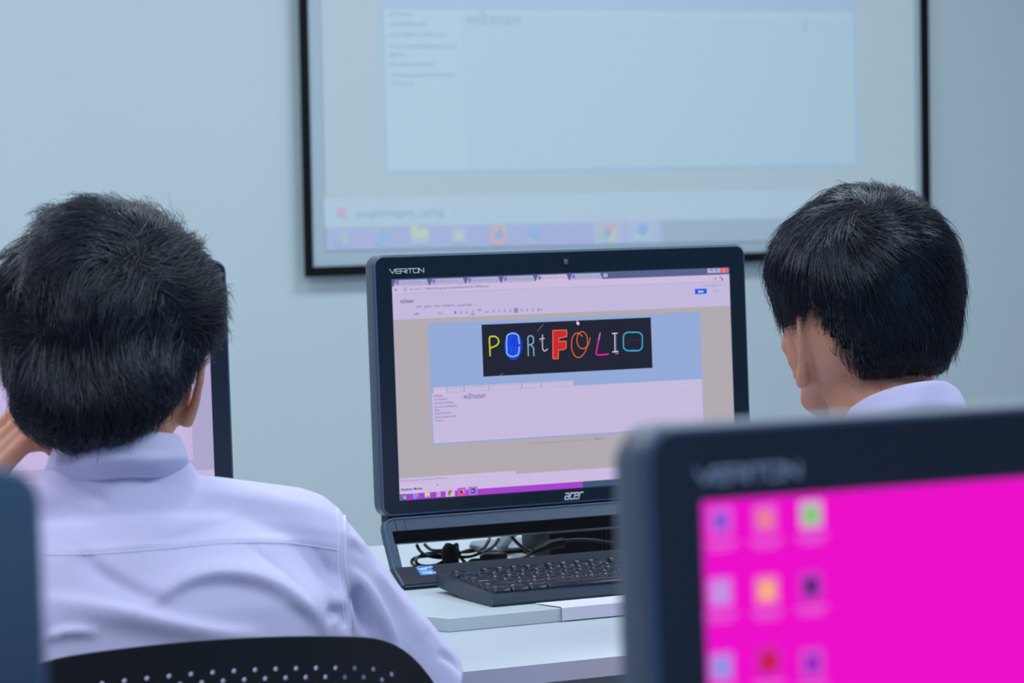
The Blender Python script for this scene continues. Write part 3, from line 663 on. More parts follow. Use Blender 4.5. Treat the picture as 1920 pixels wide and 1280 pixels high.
# bottom: download bar and taskbar
mb = MB(); v1 = uv(749, 897)[1]; v2 = uv(749, 903)[1]; v3 = uv(749, 926.5)[1]
D.rect(mb, 0, v2, SW, v3, 2, 0); D.rect(mb, 0, v1, uv(967, 885)[0], v2+0.0005, 3, 0); D.rect(mb, 0, v2+0.0004, SW, v2+0.0007, 4, 3)
ut = uv(1092, 905)[0]; D.rect(mb, 0, v3, ut, SH, 3, 1); D.rect(mb, ut, v3, SW, SH, 3, 2)
D.rect(mb, 0, v3-0.0105, uv(790, 915)[0], v3, 2.5, 4)
tb = D.build(mb, 'taskbar', [glow((203, 186, 224)), glow((166, 62, 206)), glow((62, 84, 116)), glow((180, 170, 208)), glow((206, 190, 228))], scr)
mb = MB(); tpx(mb, 'Shadow Mode', 751.5, 920, 5.0, 5, 0, 40, 0.03); tpx(mb, 'https://sites.google.com/site/blueratio1811/home', 750.5, 902.6, 3.4, 5, 1, 88); c = uv(820, 909); D.disc(mb, c[0], c[1], 0.0007, 5, 0)
D.build(mb, 'text_line', [glow((88, 60, 150)), glow((150, 130, 180))], tb)
def ticon(px, py, fn, mats_):
    mb = MB(); c = uv(px, py); fn(mb, lambda a, b: (c[0]+a*0.00062, c[1]-b*0.00062)); D.build(mb, 'taskbar_icon', [glow(q) for q in mats_], tb)
def R_(mb, g, a0, b0, a1, b1, l, mi): p0 = g(a0, b1); p1 = g(a1, b0); D.rect(mb, p0[0], p0[1], p1[0], p1[1], l, mi)
def C_(mb, g, a, b, r, l, mi, **k): p = g(a, b); D.disc(mb, p[0], p[1], r*0.00062, l, mi, **{q: (v*0.00062 if q == 'r0' else v) for q, v in k.items()})
def t1(mb, g): C_(mb, g, 0, 0, 6.5, 5, 0); R_(mb, g, -3.5, 0.3, -.3, 3.5, 6, 1); R_(mb, g, .3, 0.3, 3.5, 3.5, 6, 2); R_(mb, g, -3.5, -3.5, -.3, -.3, 6, 3); R_(mb, g, .3, -3.5, 3.5, -.3, 6, 4)
ticon(757.5, 931.5, t1, [(50, 110, 180), (230, 120, 60), (130, 200, 70), (70, 160, 230), (240, 210, 70)])
def t2(mb, g): C_(mb, g, 0, 0, 5.2, 5, 0, r0=2.7, a0=-20, a1=300); R_(mb, g, -3, -.8, 4.8, .9, 5, 0); C_(mb, g, 0, 0.5, 6.4, 6, 1, r0=5.6, a0=10, a1=150)
ticon(779, 930, t2, [(90, 170, 240), (230, 200, 80)])
def t3(mb, g): R_(mb, g, -5.5, -4, 5.5, 4.5, 5, 0); R_(mb, g, -5.5, 4, 0, 5.5, 5, 0); R_(mb, g, -3, -4.5, 3.5, -1, 6, 1)
ticon(801, 928, t3, [(218, 206, 160), (120, 170, 200)])
def t4(mb, g): R_(mb, g, -4.5, -5, 4.5, 5, 5, 0); C_(mb, g, 0, 0, 2.6, 6, 1)
ticon(822, 926.5, t4, [(170, 170, 214), (236, 130, 90)])
def t5(mb, g):
    R_(mb, g, -10, -7, 10, 9, 4.5, 4)
    for a0, mi in ((30, 0), (150, 1), (270, 2)): C_(mb, g, 0, 0, 5.6, 5, mi, r0=2.4, a0=a0, a1=a0+120, n=10)
    C_(mb, g, 0, 0, 2.2, 6, 3)
ticon(844, 924, t5, [(226, 70, 60), (50, 160, 80), (240, 200, 60), (60, 120, 230), (206, 180, 224)])
def t6(mb, g): R_(mb, g, -9.5, -7, 9.5, 9, 4.5, 3); C_(mb, g, 0, 0, 5.6, 5, 0, r0=1.5, a0=60, a1=400); C_(mb, g, -.3, .6, 3, 6, 1); C_(mb, g, 1.6, 1.6, 3.4, 7, 2, r0=1.6, a0=-60, a1=90)
ticon(865.5, 922.5, t6, [(240, 80, 40), (60, 50, 160), (246, 190, 50), (178, 96, 214)])
def t7(mb, g): R_(mb, g, -10, -8, 10, 8.5, 4.5, 2); R_(mb, g, -4.6, -4.6, 4.6, 4.6, 5, 0); p = g(-3.3, -2.2); D.text(mb, 'Ps', p[0], p[1], 0.0030, 6, 1, None, 0.03)
ticon(886.5, 920, t7, [(14, 30, 110), (140, 200, 240), (180, 110, 214)])

# ---- computer behind the left student
comp2, m = make_computer('black all-in-one computer partly hidden behind the left student\'s head', 1.0515, yF, ZS)
scr2 = m.build('screen', glow((172, 164, 202)), comp2, False, world=False)
def uv2(px, py): a = uv(px, py); return a[0]+(1.766-1.0515), a[1]
mb = MB(); e = uv2(362, 862)
D.rect(mb, 0.0, 0.0, SW, uv2(380, 676)[1], 1, 0); D.rect(mb, 0.03, uv2(380, 680)[1], e[0], e[1], 1, 0); e2 = uv2(355, 880)
D.rect(mb, e[0]-0.003, 0.10, e[0]-0.0026, e[1]-0.002, 2, 1); D.rect(mb, 0, uv2(380, 881)[1], SW, SH, 1, 0)
w2 = D.build(mb, 'web_page', [glow((196, 180, 222)), glow((170, 158, 200))], scr2)
mb = MB(); a = uv2(5, 693); b = uv2(30, 724); D.rect(mb, a[0], a[1], b[0], b[1], 3, 0)
D.build(mb, 'page_picture', [glow((40, 40, 54))], w2)

# ---- blurred foreground computers
comp3, m = make_computer('blurred black all-in-one computer in the right foreground with a magenta desktop', 0.8125, 0.972, ZS)
scr3 = m.build('screen', glow((236, 0, 200)), comp3, False, world=False)
_TL3 = np.array([0.8125, 0.972, ZS])+np.array(dpt(-SW/2, ST, 0))
def uv3(px, py):
    d = ray(px, py); q = EYE+d*(((_TL3-EYE)@_nn)/(d@_nn)); return float(q[0]-_TL3[0]), float((q-_TL3)@_dn)
icons = [((1350, 978), (120, 80, 206), (226, 90, 222)), ((1434, 974), (236, 130, 130), (226, 90, 210)), ((1520, 966), (110, 206, 90), (206, 170, 206)),
         ((1350, 1112), (190, 150, 226), (214, 120, 226)), ((1437, 1108), (250, 180, 120), (240, 120, 180)), ((1520, 1100), (60, 30, 110), (196, 60, 190)),
         ((1352, 1252), (130, 150, 226), (206, 120, 226)), ((1440, 1240), (196, 20, 50), (206, 40, 160)), ((1522, 1244), (150, 20, 190), (206, 80, 206))]
for (p, c1, c2) in icons:
    mb = MB(); a = uv3(*p)
    D.rect(mb, a[0]-0.0052, a[1]-0.0058, a[0]+0.0052, a[1]+0.0050, 2, 1, 0.001); D.rect(mb, a[0]-0.0030, a[1]-0.0034, a[0]+0.0030, a[1]+0.0030, 3, 0, 0.0006)
    D.rect(mb, a[0]-0.0072, a[1]+0.0075, a[0]+0.0072, a[1]+0.0085, 2, 2); D.rect(mb, a[0]-0.0052, a[1]+0.0097, a[0]+0.0052, a[1]+0.0105, 2, 2)
    D.build(mb, 'desktop_icon', [glow(c1), glow(c2), glow((220, 110, 214))], scr3)
comp4, m = make_computer('blurred computer cut off by the left edge, only its bezel corner showing', 0.0545, 0.972, ZS)
m.build('screen', glow((120, 130, 170)), comp4, False, world=False)

# ------------------------------------------------------------------ keyboard
kx, ky = 1.529, 3.055
kb = thing('keyboard', 'black computer keyboard with white legends on the white board before the centre screen', 'keyboard', (kx, ky, ZS), 0)
KW, KD = 0.440, 0.150
def ktop(y): return 0.0115+(y/KD)*0.0105           # height of the key deck (local)
m_kb = mat('keyboard_body', (20, 40, 58), 0.32, spec=0.5, noise=0.02, nscale=90)
m_key = mat('key_plastic', (12, 26, 38), 0.25, spec=0.6)
m_leg = mat('key_legend', (205, 222, 235), 0.5)
prof = [(0.002, 0.0), (0.0, 0.0035), (0.004, 0.0095), (0.010, ktop(0.010)), (KD-0.004, ktop(KD-0.004)), (KD, ktop(KD)-0.004), (KD-0.002, 0.008), (0.06, 0.0)]
m = MB()
rr = []
for x_, ins in ((0, 0.0012), (0.0012, 0), (KW-0.0012, 0), (KW, 0.0012)): rr.append([(x_, min(max(a, ins), KD-ins), max(z-ins*0.6, 0)) for a, z in prof])
m.loft(rr); m.build('keyboard_body', m_kb, kb, 30, world=False)
for x_ in (0.03, KW-0.05): m = MB(); m.box((x_, KD-0.014, 0.0045), (0.022, 0.006, 0.009), 0.001); m.build('tilt_foot', m_dark, kb, True, world=False)
KEYM = {}
def key_mesh(wd, dp):
    k = (round(wd, 4), round(dp, 4))
    if k in KEYM: return KEYM[k]
    def ring(ins_x, ins_f, ins_b, z, r): return [(x_, y_+(ins_f-ins_b)/2, z) for x_, y_ in rrect(wd-2*ins_x, dp-ins_f-ins_b, r, 3)]
    rings = [ring(0.0004, 0.0004, 0.0004, 0, 0.0008), ring(0.0010, 0.0012, 0.0006, 0.0030, 0.001), ring(0.0023, 0.0028, 0.0012, 0.0060, 0.0014), ring(0.0029, 0.0034, 0.0018, 0.0064, 0.0014), ring(0.0046, 0.0050, 0.0040, 0.0060, 0.0014)]
    m = MB(); m.loft(rings, True); me_o = m.build('key', m_key, None, 40); me = me_o.data; bpy.data.objects.remove(me_o)
    KEYM[k] = me; return me
def add_key(x, y, wd, dp, leg=None):
    o = bpy.data.objects.new('key', key_mesh(wd, dp)); COL.objects.link(o); o.parent = kb
    o.location = (x+wd/2, y+dp/2, ktop(y+dp/2)-0.0005); o.rotation_euler = (math.atan2(0.0105, KD), 0, 0)
    if leg:
        V, F = text_verts(leg, 0.0045 if len(leg) < 3 else 0.0030, 0.00008)
        if V:
            V = [(v[0]-wd/2+0.0040, v[1]+(0.0006 if len(leg) < 3 else 0.0012), 0.00655) for v in V]
            q = put('legend', V, F, m_leg, o, world=False)
    return o
U = 0.01905; kx0 = 0.0105; ky0 = 0.0165; g = 0.0
rows = [(5, [('Esc', 1), (None, 1), ('F1', 1), ('F2', 1), ('F3', 1), ('F4', 1), (None, .5), ('F5', 1), ('F6', 1), ('F7', 1), ('F8', 1), (None, .5), ('F9', 1), ('F10', 1), ('F11', 1), ('F12', 1), (None, .25), ('PrtSc', 1), ('ScrLk', 1), ('Pause', 1)]),
        (4, [('`', 1)]+[(c_, 1) for c_ in '1234567890-=']+[('Backspace', 2), (None, .25), ('Ins', 1), ('Home', 1), ('PgUp', 1)]),
        (3, [('Tab', 1.5)]+[(c_, 1) for c_ in 'QWERTYUIOP[]']+[('\\', 1.5), (None, .25), ('Del', 1), ('End', 1), ('PgDn', 1)]),
        (2, [('Caps Lock', 1.75)]+[(c_, 1) for c_ in "ASDFGHJKL;'"]+[('Enter', 2.25)]),
        (1, [('Shift', 2.25)]+[(c_, 1) for c_ in 'ZXCVBNM,./']+[('Shift', 2.75), (None, 1.25), ('↑', 1)]),
        (0, [('Ctrl', 1.25), ('⊞', 1.25), ('Alt', 1.25), (' ', 6.25), ('Alt', 1.25), ('⊞', 1.25), ('Menu', 1.25), ('Ctrl', 1.25), (None, .25), ('←', 1), ('↓', 1), ('→', 1)])]
for (r_, ks) in rows:
    x = kx0; y = ky0+r_*U*0.985+(0.006 if r_ == 5 else 0)
    for (s_, wd) in ks:
        if s_ is not None: add_key(x, y, wd*U-0.0004, U*0.985-0.0004, s_ if s_ != ' ' else None)
        x += wd*U
m = MB()
for r_ in range(5):
    for c_ in range(4):
        x = kx0+18.6*U+c_*U*0.97; y = ky0+r_*U*0.985
        if x+U > KW-0.004: continue
        m.box((x+U/2, y+U/2, ktop(y+U/2)+0.002), (U*0.86, U*0.86, 0.006), 0.0012)
o = m.build('numpad_keys', m_key, kb, True, world=False); o['kind'] = 'stuff'

# ------------------------------------------------------------------ cables and boxes behind the stand
YC = 3.375
def cab(px, py, h=0.004):
    """point on a cable lying behind the stand"""
    q = onZ(px, py, ZS+h); q[1] = min(q[1], 3.50); return q
def cabY(px, py, Y):
    q = onY(px, py, Y); q[2] = max(q[2], ZS+0.003); return q
cb = thing('cable_bundle', 'black cables coiled and strapped together under the centre screen', 'cable', tuple(cabY(850, 1045, YC)*[1, 1, 0]+np.array([0, 0, ZS])), 0)
loops = [[(838, 1040, 0), (800, 1042, 0), (778, 1046, .01), (772, 1054, .01), (780, 1061, .0), (800, 1063, -.01), (820, 1058, 0), (838, 1048, 0)],
         [(840, 1036, .01), (805, 1037, .01), (784, 1044, .0), (780, 1053, -.01), (790, 1060, -.01), (812, 1060, 0), (838, 1052, 0)],
         [(781, 1020, .01), (786, 1030, .01), (798, 1040, 0), (820, 1045, 0), (842, 1045, 0)],
         [(796, 1020, .02), (806, 1029, .01), (820, 1032, 0), (842, 1030, 0)],
         [(846, 1036, .01), (880, 1034, .01), (905, 1028, .02), (915, 1016, .03), (918, 1008, .04)],
         [(850, 1044, .0), (880, 1043, .0), (905, 1035, .01), (925, 1024, .02), (935, 1010, .03)],
         [(845, 1028, -.01), (856, 1020, -.01), (858, 1030, 0), (864, 1045, 0), (876, 1056, 0), (885, 1050, 0), (905, 1049, 0)],
         [(862, 1036, 0), (885, 1030, .01), (902, 1036, 0), (912, 1046, 0), (925, 1046, 0)]]
m = MB()
for lp in loops: m.tube(smooth_path([cabY(x, y, YC+d) for x, y, d in lp]), 0.0021, 8)
m.build('cord', m_cable, cb, True)
m = MB(); c0 = cabY(846, 1022, YC-0.012); c1 = cabY(850, 1059, YC-0.012)
m.tube(smooth_path([c0, cabY(842, 1035, YC-0.014), cabY(846, 1050, YC-0.014), c1]), [0.007+0.0035*math.sin(i/24*3.1) for i in range(25)], 12)
m.build('cable_tie', mat('black_velcro', (8, 10, 14), 0.9), cb, True)
m = MB(); q0 = cabY(902, 1045, YC-0.01); q1 = cabY(948, 1042, YC+0.0); m.tube([q0, q0*.9+q1*.1, q1*.9+q0*.1, q1], [0.003, 0.0058, 0.0058, 0.004], 10)
m.build('inline_connector', m_dark, cb, True)
cb2 = MB(); P = [cabY(958, 1005, 3.40), cabY(975, 1022, 3.395), cabY(995, 1034, 3.39), cabY(1010, 1030, 3.385), cabY(1035, 1020, 3.38), cabY(1060, 1014, 3.38), cabY(1100, 1012, 3.38), cabY(1150, 1018, 3.38)]
m = MB(); m.tube(smooth_path(P), 0.0022, 8)
m.tube(smooth_path([cabY(968, 1050, 3.37), cabY(985, 1044, 3.375), cabY(1000, 1035, 3.38), cabY(1012, 1028, 3.382)]), 0.0022, 8)
m.tube([cabY(1002, 1033, 3.378), cabY(1018, 1028, 3.378), cabY(1032, 1021, 3.378), cabY(1056, 1017, 3.378)], [0.0035, 0.0048, 0.0062, 0.0066], 10)
o = m.build('power_cable', m_cable, None, True); tag(o, 'black mains lead with moulded plug running into the black box under the screen', 'cable')
pb_ = cabY(1028, 1045, 3.40); X0 = pb_[0]
t = thing('power_adapter', 'ribbed black power box lying behind the keyboard under the centre screen', 'power adapter', (X0+0.07, 3.43, ZS))
bx('adapter_body', (X0, 3.395, ZS), (X0+0.20, 3.475, ZS+0.034), m_dark, t, 0.002)
for k in range(9): bx('rib', (X0+0.075+k*0.006, 3.3935, ZS+0.004), (X0+0.0765+k*0.006, 3.3955, ZS+0.030), mat('rib_plastic', (44, 52, 66), 0.4), t)
bx('top_plate', (X0+0.006, 3.398, ZS+0.034), (X0+0.19, 3.472, ZS+0.0355), mat('grey_plate', (96, 110, 120), 0.4), t)

# ------------------------------------------------------------------ chairs
m_chair = mat('black_perforated_plastic', (16, 24, 32), 0.36, spec=0.45)
def make_chair(label, X, Y, rz, ztop, group=None):
    t = thing('perforated_chair', label, 'chair', (X, Y, 0), rz, group)
    W, H = 0.192, 0.40; nc, nr = 22, 52; cw = 2*W/nc; chh = H/nr
    V = []; F = []
    idx = {}
    def vid(u, v, s_):
        k = (round(u, 5), round(v, 5), s_)
        if k not in idx: idx[k] = len(V); V.append((u, v, s_))
        return idx[k]
    for r_ in range(nr):
        off = 0.5 if r_ % 2 else 0.0
        v0, v1 = r_*chh, (r_+1)*chh
        cells = [(-W+(c_+off)*cw, -W+(c_+1+off)*cw) for c_ in range(nc-(1 if off else 0))]
        if off: cells = [(-W, -W+0.5*cw)]+cells+[(W-0.5*cw, W)]
        for ci, (u0, u1) in enumerate(cells):
            um, vm = (u0+u1)/2, (v0+v1)/2
            hole = (u1-u0 > cw*0.9) and 2 <= ci < len(cells)-2 and 3 <= r_ < nr-3
            outer = [(u0, v0), (um, v0), (u1, v0), (u1, vm), (u1, v1), (um, v1), (u0, v1), (u0, vm)]
            for s_ in (0, 1):
                oi = [vid(a, b, s_) for a, b in outer]
                if not hole: F.append(oi if s_ == 0 else oi[::-1]); continue
                hr = 0.0021; hi = [vid(um+hr*math.cos(q)*1.0, vm+hr*math.sin(q), s_) for q in [math.radians(225+45*k) for k in range(8)]]
                for k in range(8):
                    f_ = [oi[k], oi[(k+1) % 8], hi[(k+1) % 8], hi[k]]; F.append(f_ if s_ == 0 else f_[::-1])
            if hole:
                h0 = [vid(um+hr*math.cos(q), vm+hr*math.sin(q), 0) for q in [math.radians(225+45*k) for k in range(8)]]
                h1 = [vid(um+hr*math.cos(q), vm+hr*math.sin(q), 1) for q in [math.radians(225+45*k) for k in range(8)]]
                for k in range(8): F.append([h0[k], h0[(k+1) % 8], h1[(k+1) % 8], h1[k]])
    # border strip closing the edge
    for (key, i) in list(idx.items()): pass
    edge = [(u, 0.0) for u in np.arange(0, 2*nc+1)*cw/2-W]
    for v in (0.0, H):
        us = [round(-W+k*cw/2, 5) for k in range(2*nc+1)]
        ids = [(idx.get((u, round(v, 5), 0)), idx.get((u, round(v, 5), 1))) for u in us]; ids = [q for q in ids if q[0] is not None and q[1] is not None]
        for a, b in zip(ids[:-1], ids[1:]): F.append([a[0], a[1], b[1], b[0]] if v == 0 else [a[0], b[0], b[1], a[1]])
    for u in (-W, W):
        vs = sorted(set(k[1] for k in idx if k[0] == round(u, 5)))
        for a, b in zip(vs[:-1], vs[1:]):
            q = [idx[(round(u, 5), a, 0)], idx[(round(u, 5), b, 0)], idx[(round(u, 5), b, 1)], idx[(round(u, 5), a, 1)]]; F.append(q if u < 0 else q[::-1])
    def warp(u, v, s_):
        a = abs(u)/W; arch = 0.023*a*a+0.040*max(0, (a-0.60)/0.40)**2.6
        z = ztop-H+v*(1-arch/H) if v > 0 else ztop-H
        z = ztop-H + v*(H-arch)/H
        y = 0.055*a*a - 0.05*(v/H-0.5)**2*4*0.3 - (v/H)*0.03
        edge_ = max(a, v/H); th = 0.004
        return (u*(1-0.06*(1-v/H)), y-(1-s_)*th, z)
    V = [warp(*q) for q in V]
    put('backrest', V, F, m_chair, t, 50, world=False)
    m = MB()   # seat pan
    rg = []
    for (z, k) in ((0.425, 0.80), (0.435, 0.97), (0.448, 1.0), (0.452, 0.96), (0.447, 0.7)):
        rg.append([(x_*k, 0.24+y_*k, z) for x_, y_ in rrect(0.44, 0.43, 0.07, 6)])
    m.loft(rg); m.build('seat', m_chair, t, 50, world=False)
    for sx in (-1, 1):
        m = MB(); m.tube(smooth_path([(sx*0.20, 0.40, 0.015), (sx*0.205, 0.38, 0.22), (sx*0.205, 0.30, 0.42)]), 0.011, 8); m.build('leg', m_steel, t, True, world=False)
        m = MB(); m.tube(smooth_path([(sx*0.20, -0.01, 0.015), (sx*0.205, 0.05, 0.22), (sx*0.205, 0.12, 0.42)]), 0.011, 8); m.build('leg', m_steel, t, True, world=False)
        m = MB(); m.tube(smooth_path([(sx*0.205, 0.20, 0.425), (sx*0.21, 0.04, 0.43), (sx*0.165, 0.03, 0.50), (sx*0.150, 0.035, ztop-0.25)]), 0.010, 8); m.build('back_support', m_steel, t, True, world=False)
    return t
c_px = onD(398, 1200, 2.45)
CHZ = onD(560, 1194, 2.47)[2]+0.0095
make_chair('black perforated plastic chair the left student sits on', float(c_px[0]), float(c_px[1]), math.radians(-10), float(CHZ))
make_chair('black perforated plastic chair of the right student, hidden by the magenta computer', 1.75, 2.20, math.radians(-2), 0.86)
#PEOPLE#
# ------------------------------------------------------------------ people
m_skin = mat('skin', (204, 150, 120), 0.5, spec=0.35, noise=0.04, nscale=30, sss=0.15)
m_hair = mat('black_hair', (16, 20, 29), 0.27, spec=1.0)
m_hair2 = mat('black_hair_sleek', (10, 15, 25), 0.24, spec=1.0)
for q_ in (m_hair, m_hair2): q_.node_tree.nodes['Principled BSDF'].inputs['Specular Tint'].default_value = (0.78, 0.9, 1.0, 1)
m_scalp = mat('hair_base', (8, 8, 11), 0.75, spec=0.2)
m_shirt = mat('white_school_shirt', (208, 206, 236), 0.75, spec=0.2, noise=0.015, nscale=300, sheen=0.2)
m_seam = mat('white_thread', (226, 226, 246), 0.7, spec=0.2)
m_trous = mat('dark_trousers', (28, 32, 52), 0.85, spec=0.2, noise=0.03, nscale=200)
m_shoe = mat('black_shoe', (12, 12, 14), 0.35)
m_eye = mat('eye_white', (225, 222, 218), 0.2); m_iris = mat('brown_iris', (30, 18, 12), 0.15); m_lip = mat('lip', (176, 104, 98), 0.45)

def interp_polar(poly, c, sc):
    P = np.array(poly, float)-np.array(c); X = P[:, 0]*sc; Y = -P[:, 1]*sc
    # resample outline densely then to polar
    n = len(P); xs = []; ys = []
    for i in range(n):
        j = (i+1) % n
        for t in np.linspace(0, 1, 12, endpoint=False): xs.append(X[i]*(1-t)+X[j]*t); ys.append(Y[i]*(1-t)+Y[j]*t)
    a = np.arctan2(ys, xs); r = np.hypot(xs, ys); o = np.argsort(a); a = a[o]; r = r[o]
    g = np.linspace(-math.pi, math.pi, 181); rg = np.interp(g, np.r_[a-2*math.pi, a, a+2*math.pi], np.r_[r, r, r])
    k = np.array([1, 2, 3, 2, 1.]); k /= k.sum(); rg = np.convolve(np.r_[rg[-3:-1], rg, rg[1:3]], k, 'valid')
    return lambda q: np.interp(q, g, rg)
def inpoly(px, py, poly):
    P = poly; ins = np.zeros(len(px), bool); n = len(P)
    for i in range(n):
        x1, y1 = P[i]; x2, y2 = P[(i+1) % n]
        c = ((y1 > py) != (y2 > py)) & (px < (x2-x1)*(py-y1)/((y2-y1)+1e-9)+x1); ins ^= c
    return ins
def smst(x, a, b): t = np.clip((x-a)/(b-a), 0, 1); return t*t*(3-2*t)
class Hull:
    def __init__(s, poly, c, D, Dn, Df, shift, mask, yfar):
        s.c = np.array(c, float); s.D = D; s.sc = D/FPX; s.C = onD(c[0], c[1], D); s.R = interp_polar(poly, c, s.sc)
        s.Dn, s.Df, s.sh, s.mask, s.yfar = Dn, Df, shift, mask, yfar
        s.B = np.stack([_R, _U, -_F])         # rows: right, up, toward the camera
    def loc(s, n, k=1.0):
        n = np.asarray(n, float); f = s.R(np.arctan2(n[:, 1], n[:, 0])); k = np.broadcast_to(k, f.shape)
        X = n[:, 0]*f*k; Y = n[:, 1]*f*k; Z = n[:, 2]*np.where(n[:, 2] > 0, s.Dn, s.Df)*k
        Z = Z+s.sh*smst(-n[:, 1], 0.15, 0.95); return np.stack([X, Y, Z], 1)
    def pos(s, n, k=1.0): return s.C+s.loc(n, k)@s.B
    def allowed(s, n):
        L = s.loc(n, 1.0); px = s.c[0]+L[:, 0]/s.sc; py = s.c[1]-L[:, 1]/s.sc
        near = (n[:, 2] > -0.05) & inpoly(px, py, s.mask)
        far = (n[:, 2] <= -0.05) & (n[:, 1] > s.yfar)
        return near | far
    def sphere(s, k=1.0, nu=48, nv=32):
        V = []; F = []
        for i in range(nv+1):
            a = math.pi*i/nv
            for j in range(nu):
                b = 2*math.pi*j/nu; V.append((math.sin(a)*math.cos(b), math.cos(a), math.sin(a)*math.sin(b)))
        for i in range(nv):
            for j in range(nu): F.append([i*nu+j, i*nu+(j+1) % nu, (i+1)*nu+(j+1) % nu, (i+1)*nu+j])
        return np.array(V), F
def vnoise(n, seed, freq, comps=5):
    r = np.random.default_rng(seed); out = np.zeros((len(n), 3))
    for k in range(comps):
        K = r.normal(size=(3, 3))*freq*(1+0.5*k); ph = r.uniform(0, 6.28, 3); out += np.sin(n@K.T+ph)/(1+0.5*k)
    return out/2.2
def make_hair(H, parent, mt, whorl, ng, ns, Ltop, Lbot, wave, spiral, lift, seed, grav=0.7, rad=0.00030, kroot=0.90, hj=0.012, cr=0.0042, short=()):
    r = np.random.default_rng(seed)
    # guide roots
    n = r.normal(size=(ng*8, 3)); n /= np.linalg.norm(n, axis=1)[:, None]; n = n[H.allowed(n)]
    # more guides on the side the picture shows
    keep = r.random(len(n)) < np.where(n[:, 2] > -0.15, 1.0, 0.45); n = n[keep][:ng]
    wx, wy = (whorl[0]-H.c[0])*H.sc, -(whorl[1]-H.c[1])*H.sc; q = H.R(np.array([math.atan2(wy, wx)]))[0]
    sx, sy = wx/q, wy/q; wv = np.array([sx, sy, math.sqrt(max(1-sx*sx-sy*sy, 0.01))])
    K = 10; G = np.zeros((len(n), K, 3)); NN = np.zeros((len(n), K, 3)); cur = n.copy(); n0 = n.copy()
    hgt = smst(n0[:, 1], -0.75, 0.15); L = (Lbot+(Ltop-Lbot)*hgt)*(0.75+0.5*r.random(len(n)))
    if short:
        Ls_ = H.loc(n0, 1.0); qx = H.c[0]+Ls_[:, 0]/H.sc; qy = H.c[1]-Ls_[:, 1]/H.sc; dm = np.full(len(n), 1e9)
        for (ex, ey, er, lm) in short:
            dd = np.hypot(qx-ex, (qy-ey)); kq = np.clip(dd/er, 0, 1); L = np.where(n0[:, 2] > -0.3, L*(lm+(1-lm)*kq**2), L)
    hoff = r.normal(size=len(n))*hj*(0.4+hgt)
    for k in range(K):
        s_ = k/(K-1)
        f = kroot+(1.0-kroot)*(1-(1-s_)**2)+hoff*s_ + wave*0.05*vnoise(n0*1.0, seed+3, 5.0)[:, 0]*s_*(0.3+hgt)
        f = f-0.035*smst(s_, 0.6, 1.0)*(1-lift)
        G[:, k] = H.loc(cur, f); NN[:, k] = cur
        d = cur@wv; t1 = cur*d[:, None]-wv; t1 /= np.linalg.norm(t1, axis=1)[:, None]+1e-6
        t2 = np.cross(cur, t1); ang = np.arccos(np.clip(d, -1, 1))
        gdir = np.array([0, -1.0, 0])-cur*(-cur[:, 1])[:, None]
        v = t1+spiral*np.exp(-ang/0.7)[:, None]*t2+grav*gdir*(0.25+0.75*smst(ang, 0.5, 1.6))[:, None]
        v = v+wave*(vnoise(cur, seed+1, 3.0)+0.6*vnoise(cur+0.3*s_, seed+2, 8.0))
        v = v-cur*np.sum(v*cur, 1)[:, None]; v /= np.linalg.norm(v, axis=1)[:, None]+1e-6
        cur = cur+v*(L/(K-1)/0.105)[:, None]; cur /= np.linalg.norm(cur, axis=1)[:, None]
    # strands around each guide
    N = len(n); tot = N*ns; Gs = np.repeat(G, ns, 0); NNs = np.repeat(NN, ns, 0)
    off = r.normal(size=(tot, 3)); nn = NNs[:, 0]; off -= nn*np.sum(off*nn, 1)[:, None]*0.7; off *= (cr*(0.6+0.8*r.random(tot)))[:, None]
    s_ = np.linspace(0, 1, K)[None, :, None]
    cl = 1-0.62*s_**1.3
    ph = r.uniform(0, 6.28, (tot, 1, 3)); lk = np.repeat(np.clip(L/Ltop, 0, 1), ns)[:, None, None]; frizz = lk*0.0009*(0.5+wave)*np.sin(s_*(4+6*r.random((tot, 1, 3)))+ph)*s_
    P = Gs+off[:, None, :]*cl+frizz+(r.normal(size=(tot, 1, 3))*0.0016*s_**2)*lk
    fly = (r.random(tot) < 0.035)[:, None, None]; P = P+fly*(NNs[:, -1][:, None, :]*0.006+r.normal(size=(tot, 1, 3))*0.005)*s_**2
    lens = 0.72+0.28*r.random((tot, 1, 1))      # uneven tips
    idx = (np.linspace(0, K-1, K)[None, :]*lens[:, :, 0]); i0 = np.floor(idx).astype(int).clip(0, K-2); fr = (idx-i0)[..., None]
    ar = np.arange(tot)[:, None]; P = P[ar, i0]*(1-fr)+P[ar, i0+1]*fr
    W = H.C+P@H.B
    T = np.gradient(W, axis=1); T /= np.linalg.norm(T, axis=2)[..., None]+1e-9
    up = (NNs@H.B); A = np.cross(T, up); A /= np.linalg.norm(A, axis=2)[..., None]+1e-9; Bv = np.cross(A, T)
    rr = rad*(1.15-0.85*s_**2)*(0.7+0.6*r.random((tot, 1, 1)))
    rings = [W+rr*(math.cos(a)*A+math.sin(a)*Bv) for a in (math.pi/2, math.pi*7/6, math.pi*11/6)]
    V = np.stack(rings, 2).reshape(-1, 3)        # tot,K,3
    base = (np.arange(tot)*K*3)[:, None, None]+(np.arange(K-1)*3)[None, :, None]
    j = np.arange(3)[None, None, :]; j2 = (j+1) % 3
    F = np.stack([base+j, base+j2, base+3+j2, base+3+j], -1).reshape(-1, 4)
    # base cap under the strands
    Vn, Fc = H.sphere(); ok = H.allowed(Vn); Fc = [f for f in Fc if sum(ok[i] for i in f) >= 3]
    bump = 0.915+0.008*vnoise(Vn, seed+9, 7.0)[:, 0]
    Vc = H.pos(Vn, bump); Fc = np.array(Fc)
    allV = np.vstack([V, Vc]); allF = np.vstack([F, Fc+len(V)])
